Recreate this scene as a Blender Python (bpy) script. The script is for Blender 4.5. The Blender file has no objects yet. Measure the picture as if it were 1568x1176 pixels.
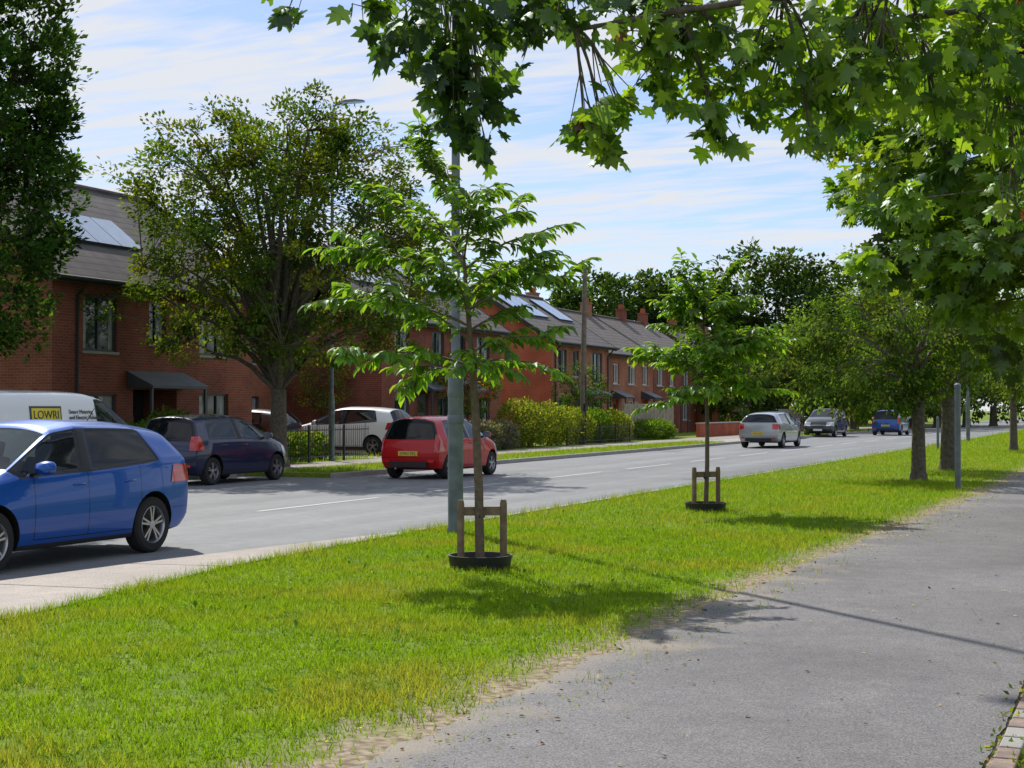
import bpy, bmesh, math, random
import numpy as np
from mathutils import Vector, Matrix, noise
from mathutils.bvhtree import BVHTree
random.seed(7); rng=np.random.default_rng(7)
scene=bpy.context.scene
SN,CS=0.3987,0.9171   # street bearing relative to the camera heading
def S(u,v,z=0.0): return Vector((-v,u,z))            # street coords: u along, v to the left
def K(X,Y,z=0.0): return Vector((CS*X-SN*Y, SN*X+CS*Y, z))  # metres right / ahead of the photographer

# ------------------------------------------------------------------ materials
def new_mat(name):
    m=bpy.data.materials.new(name); m.use_nodes=True
    nt=m.node_tree; nt.nodes.clear()
    return m,nt,nt.nodes,nt.links
def mat(name,col,rough=0.6,metal=0.0,var=0.12,vs=3.0,bump=0.0,bs=40,coat=0.0,spec=0.5,col2=None,detail=4):
    m,nt,N,L=new_mat(name)
    o=N.new('ShaderNodeOutputMaterial'); b=N.new('ShaderNodeBsdfPrincipled'); L.new(b.outputs[0],o.inputs[0])
    tc=N.new('ShaderNodeTexCoord'); nz=N.new('ShaderNodeTexNoise'); nz.inputs['Scale'].default_value=vs; nz.inputs['Detail'].default_value=detail
    L.new(tc.outputs['Object'],nz.inputs['Vector'])
    r=N.new('ShaderNodeValToRGB'); r.color_ramp.elements[0].position=0.3; r.color_ramp.elements[1].position=0.7
    c2=col2 if col2 else [c*(1+var) for c in col]
    c1=col if col2 else [c*(1-var) for c in col]
    r.color_ramp.elements[0].color=(*c1,1); r.color_ramp.elements[1].color=(*c2,1)
    L.new(nz.outputs['Fac'],r.inputs[0]); L.new(r.outputs[0],b.inputs['Base Color'])
    b.inputs['Roughness'].default_value=rough; b.inputs['Metallic'].default_value=metal
    b.inputs['Coat Weight'].default_value=coat; b.inputs['Coat Roughness'].default_value=0.03
    b.inputs['Specular IOR Level'].default_value=spec
    if bump>0:
        n2=N.new('ShaderNodeTexNoise'); n2.inputs['Scale'].default_value=bs; n2.inputs['Detail'].default_value=5
        L.new(tc.outputs['Object'],n2.inputs['Vector'])
        bp=N.new('ShaderNodeBump'); bp.inputs['Strength'].default_value=bump; bp.inputs['Distance'].default_value=0.02
        L.new(n2.outputs['Fac'],bp.inputs['Height']); L.new(bp.outputs[0],b.inputs['Normal'])
    return m
def leaf_mat(name,trans=0.5,gl=0.04,tint=(1.9,1.75,0.5),rough=.42):
    m,nt,N,L=new_mat(name)
    o=N.new('ShaderNodeOutputMaterial'); b=N.new('ShaderNodeBsdfDiffuse'); t=N.new('ShaderNodeBsdfTranslucent'); mx=N.new('ShaderNodeMixShader')
    a=N.new('ShaderNodeAttribute'); a.attribute_name='Col'
    L.new(a.outputs['Color'],b.inputs['Color'])
    mu=N.new('ShaderNodeMix'); mu.data_type='RGBA'; mu.blend_type='MULTIPLY'; mu.inputs[0].default_value=1; mu.inputs[7].default_value=(*tint,1)
    L.new(a.outputs['Color'],mu.inputs[6]); L.new(mu.outputs[2],t.inputs['Color'])
    mx.inputs[0].default_value=trans; L.new(b.outputs[0],mx.inputs[1]); L.new(t.outputs[0],mx.inputs[2])
    if gl>0:
        g=N.new('ShaderNodeBsdfGlossy'); g.inputs['Roughness'].default_value=rough; g.inputs['Color'].default_value=(.9,1,.95,1)
        m2=N.new('ShaderNodeMixShader'); m2.inputs[0].default_value=gl; L.new(mx.outputs[0],m2.inputs[1]); L.new(g.outputs[0],m2.inputs[2]); L.new(m2.outputs[0],o.inputs[0])
    else: L.new(mx.outputs[0],o.inputs[0])
    return m
def asphalt(name,base,speck=0.35,stain=1.0,ns=70,dust=False,tracks=None):
    m,nt,N,L=new_mat(name)
    o=N.new('ShaderNodeOutputMaterial'); b=N.new('ShaderNodeBsdfPrincipled'); L.new(b.outputs[0],o.inputs[0])
    tc=N.new('ShaderNodeTexCoord')
    def nz(s,d=4,src=None):
        n=N.new('ShaderNodeTexNoise'); n.inputs['Scale'].default_value=s; n.inputs['Detail'].default_value=d; L.new(src or tc.outputs['Object'],n.inputs['Vector']); return n
    n1=nz(ns,4); n2=nz(0.5,6); n3=nz(5,6)
    def ramp(src,p0,p1,c0,c1):
        r=N.new('ShaderNodeValToRGB'); r.color_ramp.elements[0].position=p0; r.color_ramp.elements[1].position=p1
        r.color_ramp.elements[0].color=(*c0,1); r.color_ramp.elements[1].color=(*c1,1); L.new(src.outputs[0],r.inputs[0]); return r
    def mul(a,b_,f=1.0):
        x=N.new('ShaderNodeMix'); x.data_type='RGBA'; x.blend_type='MULTIPLY'; x.inputs[0].default_value=f
        L.new(a,x.inputs[6]); L.new(b_,x.inputs[7]); return x.outputs[2]
    r1=ramp(n1,0.35,0.65,[c*(1-speck) for c in base],[c*(1+speck) for c in base])
    r2=ramp(n2,0.3,0.7,[1-0.2*stain]*3,[1+0.1*stain]*3); r3=ramp(n3,0.3,0.75,(0.85,)*3,(1.08,1.07,1.04))
    c=mul(mul(r1.outputs[0],r2.outputs[0]),r3.outputs[0])
    if tracks:  # long wear bands in the running direction
        mp=N.new('ShaderNodeMapping'); mp.inputs['Scale'].default_value=(1.3,.03,1); L.new(tc.outputs['Object'],mp.inputs[0])
        n5=nz(1.0,5,mp.outputs[0]); r5=ramp(n5,.35,.68,(.82,.82,.83),(1.1,1.1,1.1)); c=mul(c,r5.outputs[0])
    if dust:    # sandy dust blown onto the edge nearest the verge
        sp=N.new('ShaderNodeSeparateXYZ'); L.new(tc.outputs['Object'],sp.inputs[0])
        mr=N.new('ShaderNodeMapRange'); mr.inputs[1].default_value=-2.1; mr.inputs[2].default_value=-3.2; mr.inputs[3].default_value=-.14; mr.inputs[4].default_value=.20; L.new(sp.outputs[0],mr.inputs[0])
        n4=nz(1.7,9); ad=N.new('ShaderNodeMath'); ad.operation='ADD'; L.new(n4.outputs[0],ad.inputs[0]); L.new(mr.outputs[0],ad.inputs[1])
        m2=N.new('ShaderNodeMapRange'); m2.inputs[1].default_value=.57; m2.inputs[2].default_value=.80; m2.inputs[4].default_value=.65; L.new(ad.outputs[0],m2.inputs[0])
        x=N.new('ShaderNodeMix'); x.data_type='RGBA'; L.new(m2.outputs[0],x.inputs[0]); L.new(c,x.inputs[6]); x.inputs[7].default_value=(.32,.27,.20,1); c=x.outputs[2]
    L.new(c,b.inputs['Base Color'])
    b.inputs['Roughness'].default_value=0.8; b.inputs['Specular IOR Level'].default_value=0.35
    bp=N.new('ShaderNodeBump'); bp.inputs['Strength'].default_value=0.5; bp.inputs['Distance'].default_value=0.007
    L.new(n1.outputs[0],bp.inputs['Height']); L.new(bp.outputs[0],b.inputs['Normal'])
    return m
def brick(name,c1,c2,mort):
    m,nt,N,L=new_mat(name)
    o=N.new('ShaderNodeOutputMaterial'); b=N.new('ShaderNodeBsdfPrincipled'); L.new(b.outputs[0],o.inputs[0])
    tc=N.new('ShaderNodeTexCoord'); sp=N.new('ShaderNodeSeparateXYZ'); L.new(tc.outputs['Object'],sp.inputs[0])
    ad=N.new('ShaderNodeMath'); ad.operation='ADD'; L.new(sp.outputs[0],ad.inputs[0]); L.new(sp.outputs[1],ad.inputs[1])
    cb=N.new('ShaderNodeCombineXYZ'); L.new(ad.outputs[0],cb.inputs[0]); L.new(sp.outputs[2],cb.inputs[1])
    br=N.new('ShaderNodeTexBrick'); L.new(cb.outputs[0],br.inputs['Vector'])
    br.inputs['Color1'].default_value=(*c1,1); br.inputs['Color2'].default_value=(*c2,1); br.inputs['Mortar'].default_value=(*mort,1)
    br.inputs['Scale'].default_value=1.0; br.inputs['Mortar Size'].default_value=0.006; br.inputs['Brick Width'].default_value=0.225; br.inputs['Row Height'].default_value=0.075
    n=N.new('ShaderNodeTexNoise'); n.inputs['Scale'].default_value=0.9; n.inputs['Detail'].default_value=8; L.new(tc.outputs['Object'],n.inputs['Vector'])
    r=N.new('ShaderNodeValToRGB'); r.color_ramp.elements[0].position=.3; r.color_ramp.elements[1].position=.75; r.color_ramp.elements[0].color=(.65,.63,.63,1); r.color_ramp.elements[1].color=(1.15,1.12,1.1,1)
    L.new(n.outputs[0],r.inputs[0])
    mu=N.new('ShaderNodeMix'); mu.data_type='RGBA'; mu.blend_type='MULTIPLY'; mu.inputs[0].default_value=1; L.new(br.outputs[0],mu.inputs[6]); L.new(r.outputs[0],mu.inputs[7])
    L.new(mu.outputs[2],b.inputs['Base Color']); b.inputs['Roughness'].default_value=0.85; b.inputs['Specular IOR Level'].default_value=.2
    return m
def rooftile(name,col):
    m,nt,N,L=new_mat(name)
    o=N.new('ShaderNodeOutputMaterial'); b=N.new('ShaderNodeBsdfPrincipled'); L.new(b.outputs[0],o.inputs[0])
    tc=N.new('ShaderNodeTexCoord'); sp=N.new('ShaderNodeSeparateXYZ'); L.new(tc.outputs['Object'],sp.inputs[0])
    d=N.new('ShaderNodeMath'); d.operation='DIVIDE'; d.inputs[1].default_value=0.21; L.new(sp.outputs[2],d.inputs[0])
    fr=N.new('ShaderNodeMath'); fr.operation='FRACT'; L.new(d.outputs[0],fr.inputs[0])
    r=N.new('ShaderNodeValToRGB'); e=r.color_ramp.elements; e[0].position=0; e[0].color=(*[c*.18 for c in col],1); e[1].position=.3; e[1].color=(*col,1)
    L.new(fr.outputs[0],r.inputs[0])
    n=N.new('ShaderNodeTexNoise'); n.inputs['Scale'].default_value=2.5; n.inputs['Detail'].default_value=8; L.new(tc.outputs['Object'],n.inputs['Vector'])
    r2=N.new('ShaderNodeValToRGB'); r2.color_ramp.elements[0].position=.3; r2.color_ramp.elements[1].position=.75; r2.color_ramp.elements[0].color=(.65,.65,.65,1); r2.color_ramp.elements[1].color=(1.3,1.25,1.2,1)
    L.new(n.outputs[0],r2.inputs[0])
    mu=N.new('ShaderNodeMix'); mu.data_type='RGBA'; mu.blend_type='MULTIPLY'; mu.inputs[0].default_value=1; L.new(r.outputs[0],mu.inputs[6]); L.new(r2.outputs[0],mu.inputs[7])
    L.new(mu.outputs[2],b.inputs['Base Color']); b.inputs['Roughness'].default_value=0.75
    bp=N.new('ShaderNodeBump'); bp.inputs['Strength'].default_value=0.8; bp.inputs['Distance'].default_value=0.04; L.new(fr.outputs[0],bp.inputs['Height']); L.new(bp.outputs[0],b.inputs['Normal'])
    return m

M_asph=asphalt('road_asphalt',(0.215,0.225,0.235),0.2,0.7,tracks=True)
M_path=asphalt('path_asphalt',(0.175,0.170,0.174),0.5,1.2,ns=120,dust=True)
M_conc=asphalt('concrete',(0.37,0.325,0.29),0.25,1.0)
M_kerb=mat('kerb_concrete',(0.30,0.29,0.27),0.85,bump=.3)
M_pave=asphalt('pavement_mat',(0.30,0.265,0.23),0.2,1)
M_white=mat('white_line_paint',(0.50,0.50,0.49),0.7,vs=12,var=.25)
M_leaf=leaf_mat('leaf_foliage')
M_leafd=leaf_mat('leaf_foliage_far',0.45,0,(1.8,1.65,.5))
M_grassb=leaf_mat('grass_blade',0.5,0,(1.6,1.45,.4))
M_bark=mat('bark',(0.11,0.09,0.07),0.9,var=.4,vs=14,bump=.8,bs=30)
M_bark2=mat('bark_young',(0.14,0.10,0.07),0.8,var=.3,vs=20,bump=.4,bs=60)
M_brickA=brick('brick_red',(0.32,0.095,0.06),(0.24,0.07,0.047),(0.28,0.19,0.15))
M_brickC=brick('brick_orange',(0.44,0.17,0.095),(0.36,0.13,0.075),(0.34,0.25,0.2))
M_brickG=brick('brick_bright',(0.52,0.12,0.06),(0.43,0.10,0.052),(0.38,0.2,0.15))
M_edge=mat('edging_brick',(0.24,0.18,0.145),.9,var=.3,vs=8,bump=.4)
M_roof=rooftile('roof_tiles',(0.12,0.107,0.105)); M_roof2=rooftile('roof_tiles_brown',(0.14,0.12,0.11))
M_glass=mat('window_glass',(0.03,0.045,0.05),0.05,spec=.9,var=.5,vs=.7)
M_curt=mat('net_curtain',(0.30,0.31,0.31),0.3,var=.3,vs=6)
M_grey=mat('grey_frame',(0.06,0.065,0.075),0.4); M_wframe=mat('white_upvc',(0.75,0.75,0.74),0.35,var=.04)
M_dark=mat('black_plastic',(0.015,0.015,0.017),0.5); M_sill=mat('sill_stone',(0.35,0.33,0.30),.8)
M_galv=mat('galvanised_steel',(0.15,0.17,0.20),0.5,metal=.3,var=.2,vs=6,bump=.05)
M_galvg=mat('grey_green_paint',(0.115,0.145,0.135),0.5,metal=.1,var=.32,vs=5,bump=.1)
M_wood=mat('timber',(0.20,0.135,0.085),.8,var=.35,vs=9,bump=.4); M_pole=mat('pole_wood',(0.16,0.13,0.10),.85,var=.3,vs=5)
M_fence=mat('fence_boards',(0.30,0.25,0.19),.85,var=.3,vs=4)
M_solar=mat('solar_glass',(0.34,0.42,0.55),0.16,spec=1.0,var=.08); M_rubber=mat('tyre_rubber',(0.018,0.018,0.018),.85)  # solar_glass: bright sky reflection put into the pale base colour
M_rim=mat('alloy_silver',(0.45,0.46,0.48),.3,metal=.85,var=.05); M_red=mat('tail_lamp_red',(0.50,0.012,0.012),.12,coat=1,var=.2,vs=20)
M_lampw=mat('headlamp',(0.5,0.52,0.56),.1,coat=1); M_plate=mat('plate_yellow',(0.75,0.55,0.03),.4,var=.03); M_platew=mat('plate_white',(0.75,0.75,.75),.4,var=.03)
M_chrome=mat('chrome',(0.6,0.6,0.62),.12,metal=1); M_seat=mat('seat_cloth',(0.03,0.03,0.034),.9)
M_door=mat('front_door_red',(0.28,0.02,0.02),.4); M_doorg=mat('front_door_grey',(0.10,0.11,0.12),.4)
M_lead=mat('lead_canopy',(0.20,0.23,0.26),.5,var=.1)
M_iron=mat('black_iron',(0.02,0.02,0.022),.5); M_dyellow=mat('decal_yellow',(0.75,0.60,0.02),.4); M_dgrey=mat('decal_grey',(0.05,0.05,0.055),.4)
def carglass():
    m,nt,N,L=new_mat('car_glass')
    o=N.new('ShaderNodeOutputMaterial'); b=N.new('ShaderNodeBsdfPrincipled'); t=N.new('ShaderNodeBsdfTransparent'); mx=N.new('ShaderNodeMixShader')
    b.inputs['Base Color'].default_value=(0.008,0.012,0.012,1); b.inputs['Roughness'].default_value=0.02; b.inputs['Specular IOR Level'].default_value=0.9
    t.inputs[0].default_value=(.75,.85,.8,1); mx.inputs[0].default_value=.45
    L.new(b.outputs[0],mx.inputs[1]); L.new(t.outputs[0],mx.inputs[2]); L.new(mx.outputs[0],o.inputs[0]); return m
M_cg=carglass(); M_cgd=mat('car_glass_dark',(0.01,0.013,0.014),.03,spec=.6,var=.2)
M_rg=mat('rear_screen_tinted',(0.006,0.007,0.008),.05,spec=.45,var=.2)
def paint(name,col,seams,zr=(0.3,1.0),metal=.25,coat=1.0):
    m,nt,N,L=new_mat(name)
    o=N.new('ShaderNodeOutputMaterial'); b=N.new('ShaderNodeBsdfPrincipled'); L.new(b.outputs[0],o.inputs[0])
    tc=N.new('ShaderNodeTexCoord'); sp=N.new('ShaderNodeSeparateXYZ'); L.new(tc.outputs['Object'],sp.inputs[0])
    def ma(op,a,b_=None):
        x=N.new('ShaderNodeMath'); x.operation=op
        for i,s in enumerate((a,b_)):
            if s is None: continue
            if isinstance(s,(int,float)): x.inputs[i].default_value=s
            else: L.new(s,x.inputs[i])
        return x.outputs[0]
    tot=None
    for s in seams:   # panel gaps (dark grooves) at fixed stations along the body
        d=ma('LESS_THAN',ma('ABSOLUTE',ma('SUBTRACT',sp.outputs[0],s)),0.006)
        tot=d if tot is None else ma('MAXIMUM',tot,d)
    k=ma('MULTIPLY',ma('MULTIPLY',tot,ma('GREATER_THAN',sp.outputs[2],zr[0])),ma('LESS_THAN',sp.outputs[2],zr[1]))
    h=ma('MULTIPLY',ma('LESS_THAN',ma('ABSOLUTE',ma('SUBTRACT',sp.outputs[2],zr[0]+.20)),.005),ma('LESS_THAN',sp.outputs[0],seams[-1]-.62))
    sl=ma('MULTIPLY',ma('LESS_THAN',ma('ABSOLUTE',ma('SUBTRACT',sp.outputs[2],zr[0])),.005),ma('LESS_THAN',ma('ABSOLUTE',ma('SUBTRACT',sp.outputs[0],(seams[0]+seams[-1])/2)),(seams[0]-seams[-1])/2))
    k=ma('MULTIPLY',k,ma('GREATER_THAN',ma('ABSOLUTE',sp.outputs[1]),0.5)); k=ma('MAXIMUM',k,ma('MAXIMUM',h,sl))
    mx=N.new('ShaderNodeMix'); mx.data_type='RGBA'; L.new(k,mx.inputs[0]); mx.inputs[6].default_value=(*col,1); mx.inputs[7].default_value=(.005,.005,.005,1)
    L.new(mx.outputs[2],b.inputs['Base Color'])
    b.inputs['Metallic'].default_value=metal; b.inputs['Roughness'].default_value=.36; b.inputs['Coat Weight'].default_value=coat; b.inputs['Coat Roughness'].default_value=.02
    b.inputs['Specular IOR Level'].default_value=.3
    return m

# ------------------------------------------------------------------ mesh helpers
def link(o,parent=None):
    scene.collection.objects.link(o)
    if parent: o.parent=parent
    return o
def empty(name,loc=(0,0,0),rz=0):
    e=bpy.data.objects.new(name,None); e.empty_display_size=.3; e.location=loc; e.rotation_euler=(0,0,rz); return link(e)
class MB:
    def __init__(s): s.v=[];s.f=[];s.m=[]
    def poly(s,pts,m=0):
        i=len(s.v); s.v+= [tuple(p) for p in pts]; s.f.append(tuple(range(i,i+len(pts)))); s.m.append(m)
    def box(s,c,d,m=0,R=None):
        i=len(s.v); h=[x/2 for x in d]
        for sx,sy,sz in ((-1,-1,-1),(1,-1,-1),(1,1,-1),(-1,1,-1),(-1,-1,1),(1,-1,1),(1,1,1),(-1,1,1)):
            p=Vector((sx*h[0],sy*h[1],sz*h[2]))
            if R: p=R@p
            s.v.append((p.x+c[0],p.y+c[1],p.z+c[2]))
        for f in ((0,3,2,1),(4,5,6,7),(0,1,5,4),(1,2,6,5),(2,3,7,6),(3,0,4,7)):
            s.f.append(tuple(i+k for k in f)); s.m.append(m)
    def tube(s,pts,rad,m=0,n=6,cap=True):
        pts=[Vector(p) for p in pts]; i0=len(s.v)
        for k,p in enumerate(pts):
            a=pts[max(k-1,0)]; b=pts[min(k+1,len(pts)-1)]; d=(b-a)
            if d.length<1e-6: d=Vector((0,0,1))
            d.normalize(); up=Vector((1,0,0)) if abs(d.z)>.7 else Vector((0,0,1))
            e1=d.cross(up).normalized(); e2=d.cross(e1)
            r=rad[k] if hasattr(rad,'__len__') else rad
            for j in range(n):
                t=2*math.pi*j/n; q=p+e1*(r*math.cos(t))+e2*(r*math.sin(t)); s.v.append((q.x,q.y,q.z))
        for k in range(len(pts)-1):
            for j in range(n):
                a=i0+k*n+j; b=i0+k*n+(j+1)%n
                s.f.append((a,b,b+n,a+n)); s.m.append(m)
        if cap:
            s.f.append(tuple(i0+j for j in range(n))); s.m.append(m)
            k=len(pts)-1; s.f.append(tuple(i0+k*n+j for j in reversed(range(n)))); s.m.append(m)
    def lathe(s,prof,m=0,n=24,axis='z',c=(0,0,0)):
        i0=len(s.v)
        for (r,h) in prof:
            for j in range(n):
                t=2*math.pi*j/n; a,b=r*math.cos(t),r*math.sin(t)
                p=(a,b,h) if axis=='z' else (a,h,b)
                s.v.append((p[0]+c[0],p[1]+c[1],p[2]+c[2]))
        for k in range(len(prof)-1):
            for j in range(n):
                a=i0+k*n+j; b=i0+k*n+(j+1)%n
                s.f.append((a,b,b+n,a+n)); s.m.append(m if not hasattr(m,'__len__') else m[k])
    def obj(s,name,mats,parent=None,smooth=None,bevel=0):
        me=bpy.data.meshes.new(name); me.from_pydata(s.v,[],s.f)
        for x in mats: me.materials.append(x)
        me.polygons.foreach_set('material_index',s.m)
        bm=bmesh.new(); bm.from_mesh(me); bmesh.ops.recalc_face_normals(bm,faces=bm.faces)
        if smooth is not None:
            for f in bm.faces: f.smooth=True
            for e in bm.edges: e.smooth = len(e.link_faces)==2 and e.calc_face_angle(0)<math.radians(smooth)
        bm.to_mesh(me); bm.free()
        o=bpy.data.objects.new(name,me); link(o,parent)
        if bevel>0:
            b=o.modifiers.new('b','BEVEL'); b.width=bevel; b.segments=2; b.limit_method='ANGLE'
        return o
def np_mesh(name,V,F,mats,col=None,parent=None,smooth=False):
    V=np.asarray(V,dtype=np.float32); F=np.asarray(F,dtype=np.int32); nf,k=F.shape
    me=bpy.data.meshes.new(name); me.vertices.add(len(V)); me.vertices.foreach_set('co',V.ravel())
    me.loops.add(nf*k); me.loops.foreach_set('vertex_index',F.ravel())
    me.polygons.add(nf); me.polygons.foreach_set('loop_start',np.arange(nf,dtype=np.int32)*k); me.polygons.foreach_set('loop_total',np.full(nf,k,dtype=np.int32))
    for x in mats: me.materials.append(x)
    me.update(calc_edges=True)
    if col is not None:
        a=me.color_attributes.new('Col','FLOAT_COLOR','POINT')
        c=np.ones((len(V),4),dtype=np.float32); c[:,:3]=col; a.data.foreach_set('color',c.ravel())
    o=bpy.data.objects.new(name,me); return link(o,parent)
T_simple=(np.array([[0,0,0],[.32,.45,.06],[0,1,-.05],[-.32,.45,.06]]),np.array([[0,1,2,3]]))
T_lance=(np.array([[0,0,0],[.22,.38,.07],[.15,.75,.02],[0,.5,0],[0,1,-.16],[-.22,.38,.07],[-.15,.75,.02]]),
         np.array([[0,1,3],[1,2,3],[2,4,3],[0,3,5],[3,6,5],[3,4,6]]))
_h=[(.0,.0),(.16,-.08),(.40,-.06),(.34,.10),(.60,.22),(.66,.42),(.42,.40),(.30,.50),(.42,.66),(.36,.82),(.18,.68),(.11,.82),(0,1.08)]
_o=_h+[(-x,y) for x,y in reversed(_h[1:-1])]
_mv=[[0,.34,0]]+[[x,y,-.30*(x*x)-.16*max(0,y-.4)] for x,y in _o]
T_maple=(np.array(_mv),np.array([[0,1+i,1+(i+1)%len(_o)] for i in range(len(_o))]))
def norm(a): return a/np.maximum(np.linalg.norm(a,axis=1,keepdims=True),1e-9)
def leaves(name,P,D,Nn,size,tpl,col,matl,parent=None):
    P=np.asarray(P);t=norm(np.asarray(D)); n=np.asarray(Nn); n=norm(n-t*(n*t).sum(1,keepdims=True)); b=np.cross(t,n)
    tv,tf=tpl; s=np.asarray(size)[:,None,None]
    V=P[:,None,:]+s*(tv[None,:,0:1]*b[:,None]+tv[None,:,1:2]*t[:,None]+tv[None,:,2:3]*n[:,None])
    k=len(tv); F=(tf[None]+ (np.arange(len(P))*k)[:,None,None]).reshape(-1,tf.shape[1])
    C=np.repeat(np.asarray(col),k,axis=0)
    return np_mesh(name,V.reshape(-1,3),F,[matl],C,parent)
def palette(n,cols,var=.18):
    c=np.array(cols)[rng.integers(0,len(cols),n)]
    return c*(1+rng.normal(0,var,(n,1)))*(1+rng.normal(0,var*.3,(n,3)))
def rsph(n):
    return norm(rng.normal(size=(n,3)))

# ------------------------------------------------------------------ tree generator
def curve_pts(a,b,ctrl,n):
    return [a*(1-t)**2+ctrl*2*t*(1-t)+b*t*t for t in [i/(n-1) for i in range(n)]]
def tree(name,base,fork_h,tr,lobes,nclump,lpc,crad,lsize,cols,limbs=14,tpl=T_simple,matl=None,bark=None,gap=.0,gscale=.5,shell=.5,up=.5,droop=.3,lean=(0,0),vase=False,far=False,rough=.16):
    matl=matl or M_leaf; bark=bark or M_bark
    root=empty(name,base)
    vol=np.array([l[3]*l[4]*l[5] for l in lobes]); pr=vol/vol.sum()
    C=[]
    off=rng.uniform(0,100,3)
    while len(C)<nclump:
        l=lobes[rng.choice(len(lobes),p=pr)]
        d=rsph(1)[0]; r=rng.random()**(1/3*(1-shell)+.02)
        r*=1+rough*noise.noise(Vector(d*2.9+off))+.05
        p=np.array([l[0]+d[0]*l[3]*r,l[1]+d[1]*l[4]*r,l[2]+d[2]*l[5]*r])
        if gap>0 and noise.noise(Vector(p*gscale+off))<gap-.5: continue
        C.append(p)
    C=np.array(C)
    mb=MB()
    fork=Vector((lean[0],lean[1],fork_h))
    mb.tube([(0,0,-.05),(lean[0]*.2,lean[1]*.2,fork_h*.12),(lean[0]*.5,lean[1]*.5,fork_h*.5),fork+Vector((0,0,.05))],[tr*1.45,tr*1.08,tr*.95,tr*.85],n=10)
    idx=rng.choice(len(C),min(limbs,len(C)),replace=False)
    paths=[];rads=[]
    top=max(l[2]+l[5] for l in lobes)
    ctr=Vector((np.mean([l[0] for l in lobes]),np.mean([l[1] for l in lobes]),0))
    ends=[Vector(C[i]) for i in idx]
    if not vase: ends.append(Vector((ctr.x,ctr.y,fork_h+(top-fork_h)*.85)))
    for e in ends:
        st=fork.copy()
        if not vase:
            k=rng.uniform(0,.5); st=fork+Vector((ctr.x-fork.x,ctr.y-fork.y,(top-fork_h)*.6))*k
            if st.z>e.z-.1: st=fork.copy()
        ct=st+Vector(((e.x-st.x)*.35,(e.y-st.y)*.35,max(.1,(e.z-st.z))*(.6+up*.3)))
        pts=curve_pts(st,e,ct,7)
        for q in range(1,6): pts[q]=pts[q]+Vector(rng.normal(0,.05,3))*((e-st).length*.25)
        r0=tr*(.42 if vase else .35)*rng.uniform(.6,1.0)
        rr=[r0*(1-.85*q/6)+.006 for q in range(7)]
        mb.tube(pts,rr,n=6,cap=False); paths+=pts[1:]; rads+=rr[1:]
    Pp=np.array([tuple(p) for p in paths]); Rr=np.array(rads)
    if not far:
        for c in C:
            d=np.linalg.norm(Pp-c,axis=1)+np.maximum(0,Pp[:,2]-c[2])*1.0
            j=int(np.argmin(d)); a=Vector(Pp[j]); b=Vector(c)
            mid=(a+b)/2+Vector((0,0,(b-a).length*.12)); mb.tube([a,mid,b],[min(Rr[j]*.7,.03),.012,.005],n=4,cap=False)
    mb.obj('trunk_and_limbs',[bark],root,smooth=60)
    n=nclump*lpc; ci=np.repeat(np.arange(nclump),lpc)
    cr=crad*rng.uniform(.6,1.3,nclump)
    dd=rsph(n); r=rng.random(n)**.45
    P=C[ci]+dd*r[:,None]*cr[ci][:,None]*np.array([1,1,.75])
    cen=np.array([ctr.x,ctr.y,np.mean([l[2] for l in lobes])])
    outw=norm(P-cen)
    D=norm(outw*.5+dd*.6+np.array([0,0,-droop])+rng.normal(0,.35,(n,3)))
    Nn=norm(np.array([0,0,1.0])+outw*.3+rng.normal(0,.45,(n,3)))
    cc=palette(nclump,cols,.22)[ci]*(1+rng.normal(0,.16,(n,1)))
    cc=np.clip(cc,.004,.6)
    leaves('foliage',P,D,Nn,lsize*rng.uniform(.7,1.25,n),tpl,cc,matl,root)
    return root
def bush(name,base,lobes,n,lsize,cols,tpl=T_simple,matl=None):
    root=empty(name,base); pr=np.array([l[3]*l[4]*l[5] for l in lobes]); pr=pr/pr.sum()
    li=rng.choice(len(lobes),n,p=pr); Lb=np.array(lobes)[li]
    d=rsph(n); r=rng.random(n)**.22
    q=np.array([noise.noise(Vector(x*2.5)+Vector((base[0],base[1],0))) for x in d])
    box=norm(np.sign(d)*np.abs(d)**.75)
    P=Lb[:,:3]+box*Lb[:,3:]*(r*(1+.22*q))[:,None]; ok=P[:,2]>.02; P=P[ok]; d=d[ok]; n=len(P)
    cc=palette(n,cols,.25)
    leaves('foliage',P,norm(d+rng.normal(0,.5,(n,3))+np.array([0,0,.3])),norm(d+np.array([0,0,.6])+rng.normal(0,.4,(n,3))),lsize*rng.uniform(.6,1.3,n),tpl,np.clip(cc,.004,.6),matl or M_leafd,root)
    mb=MB()
    for l in lobes:
        for k in range(5):
            a=rng.uniform(0,6.28); mb.tube([(l[0]+.1*math.cos(a),l[1]+.1*math.sin(a),0),(l[0]+l[3]*.5*math.cos(a),l[1]+l[4]*.5*math.sin(a),l[2]+l[5]*.4)],[.02,.008],n=4)
    mb.obj('stems',[M_bark],root)
    return root

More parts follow.
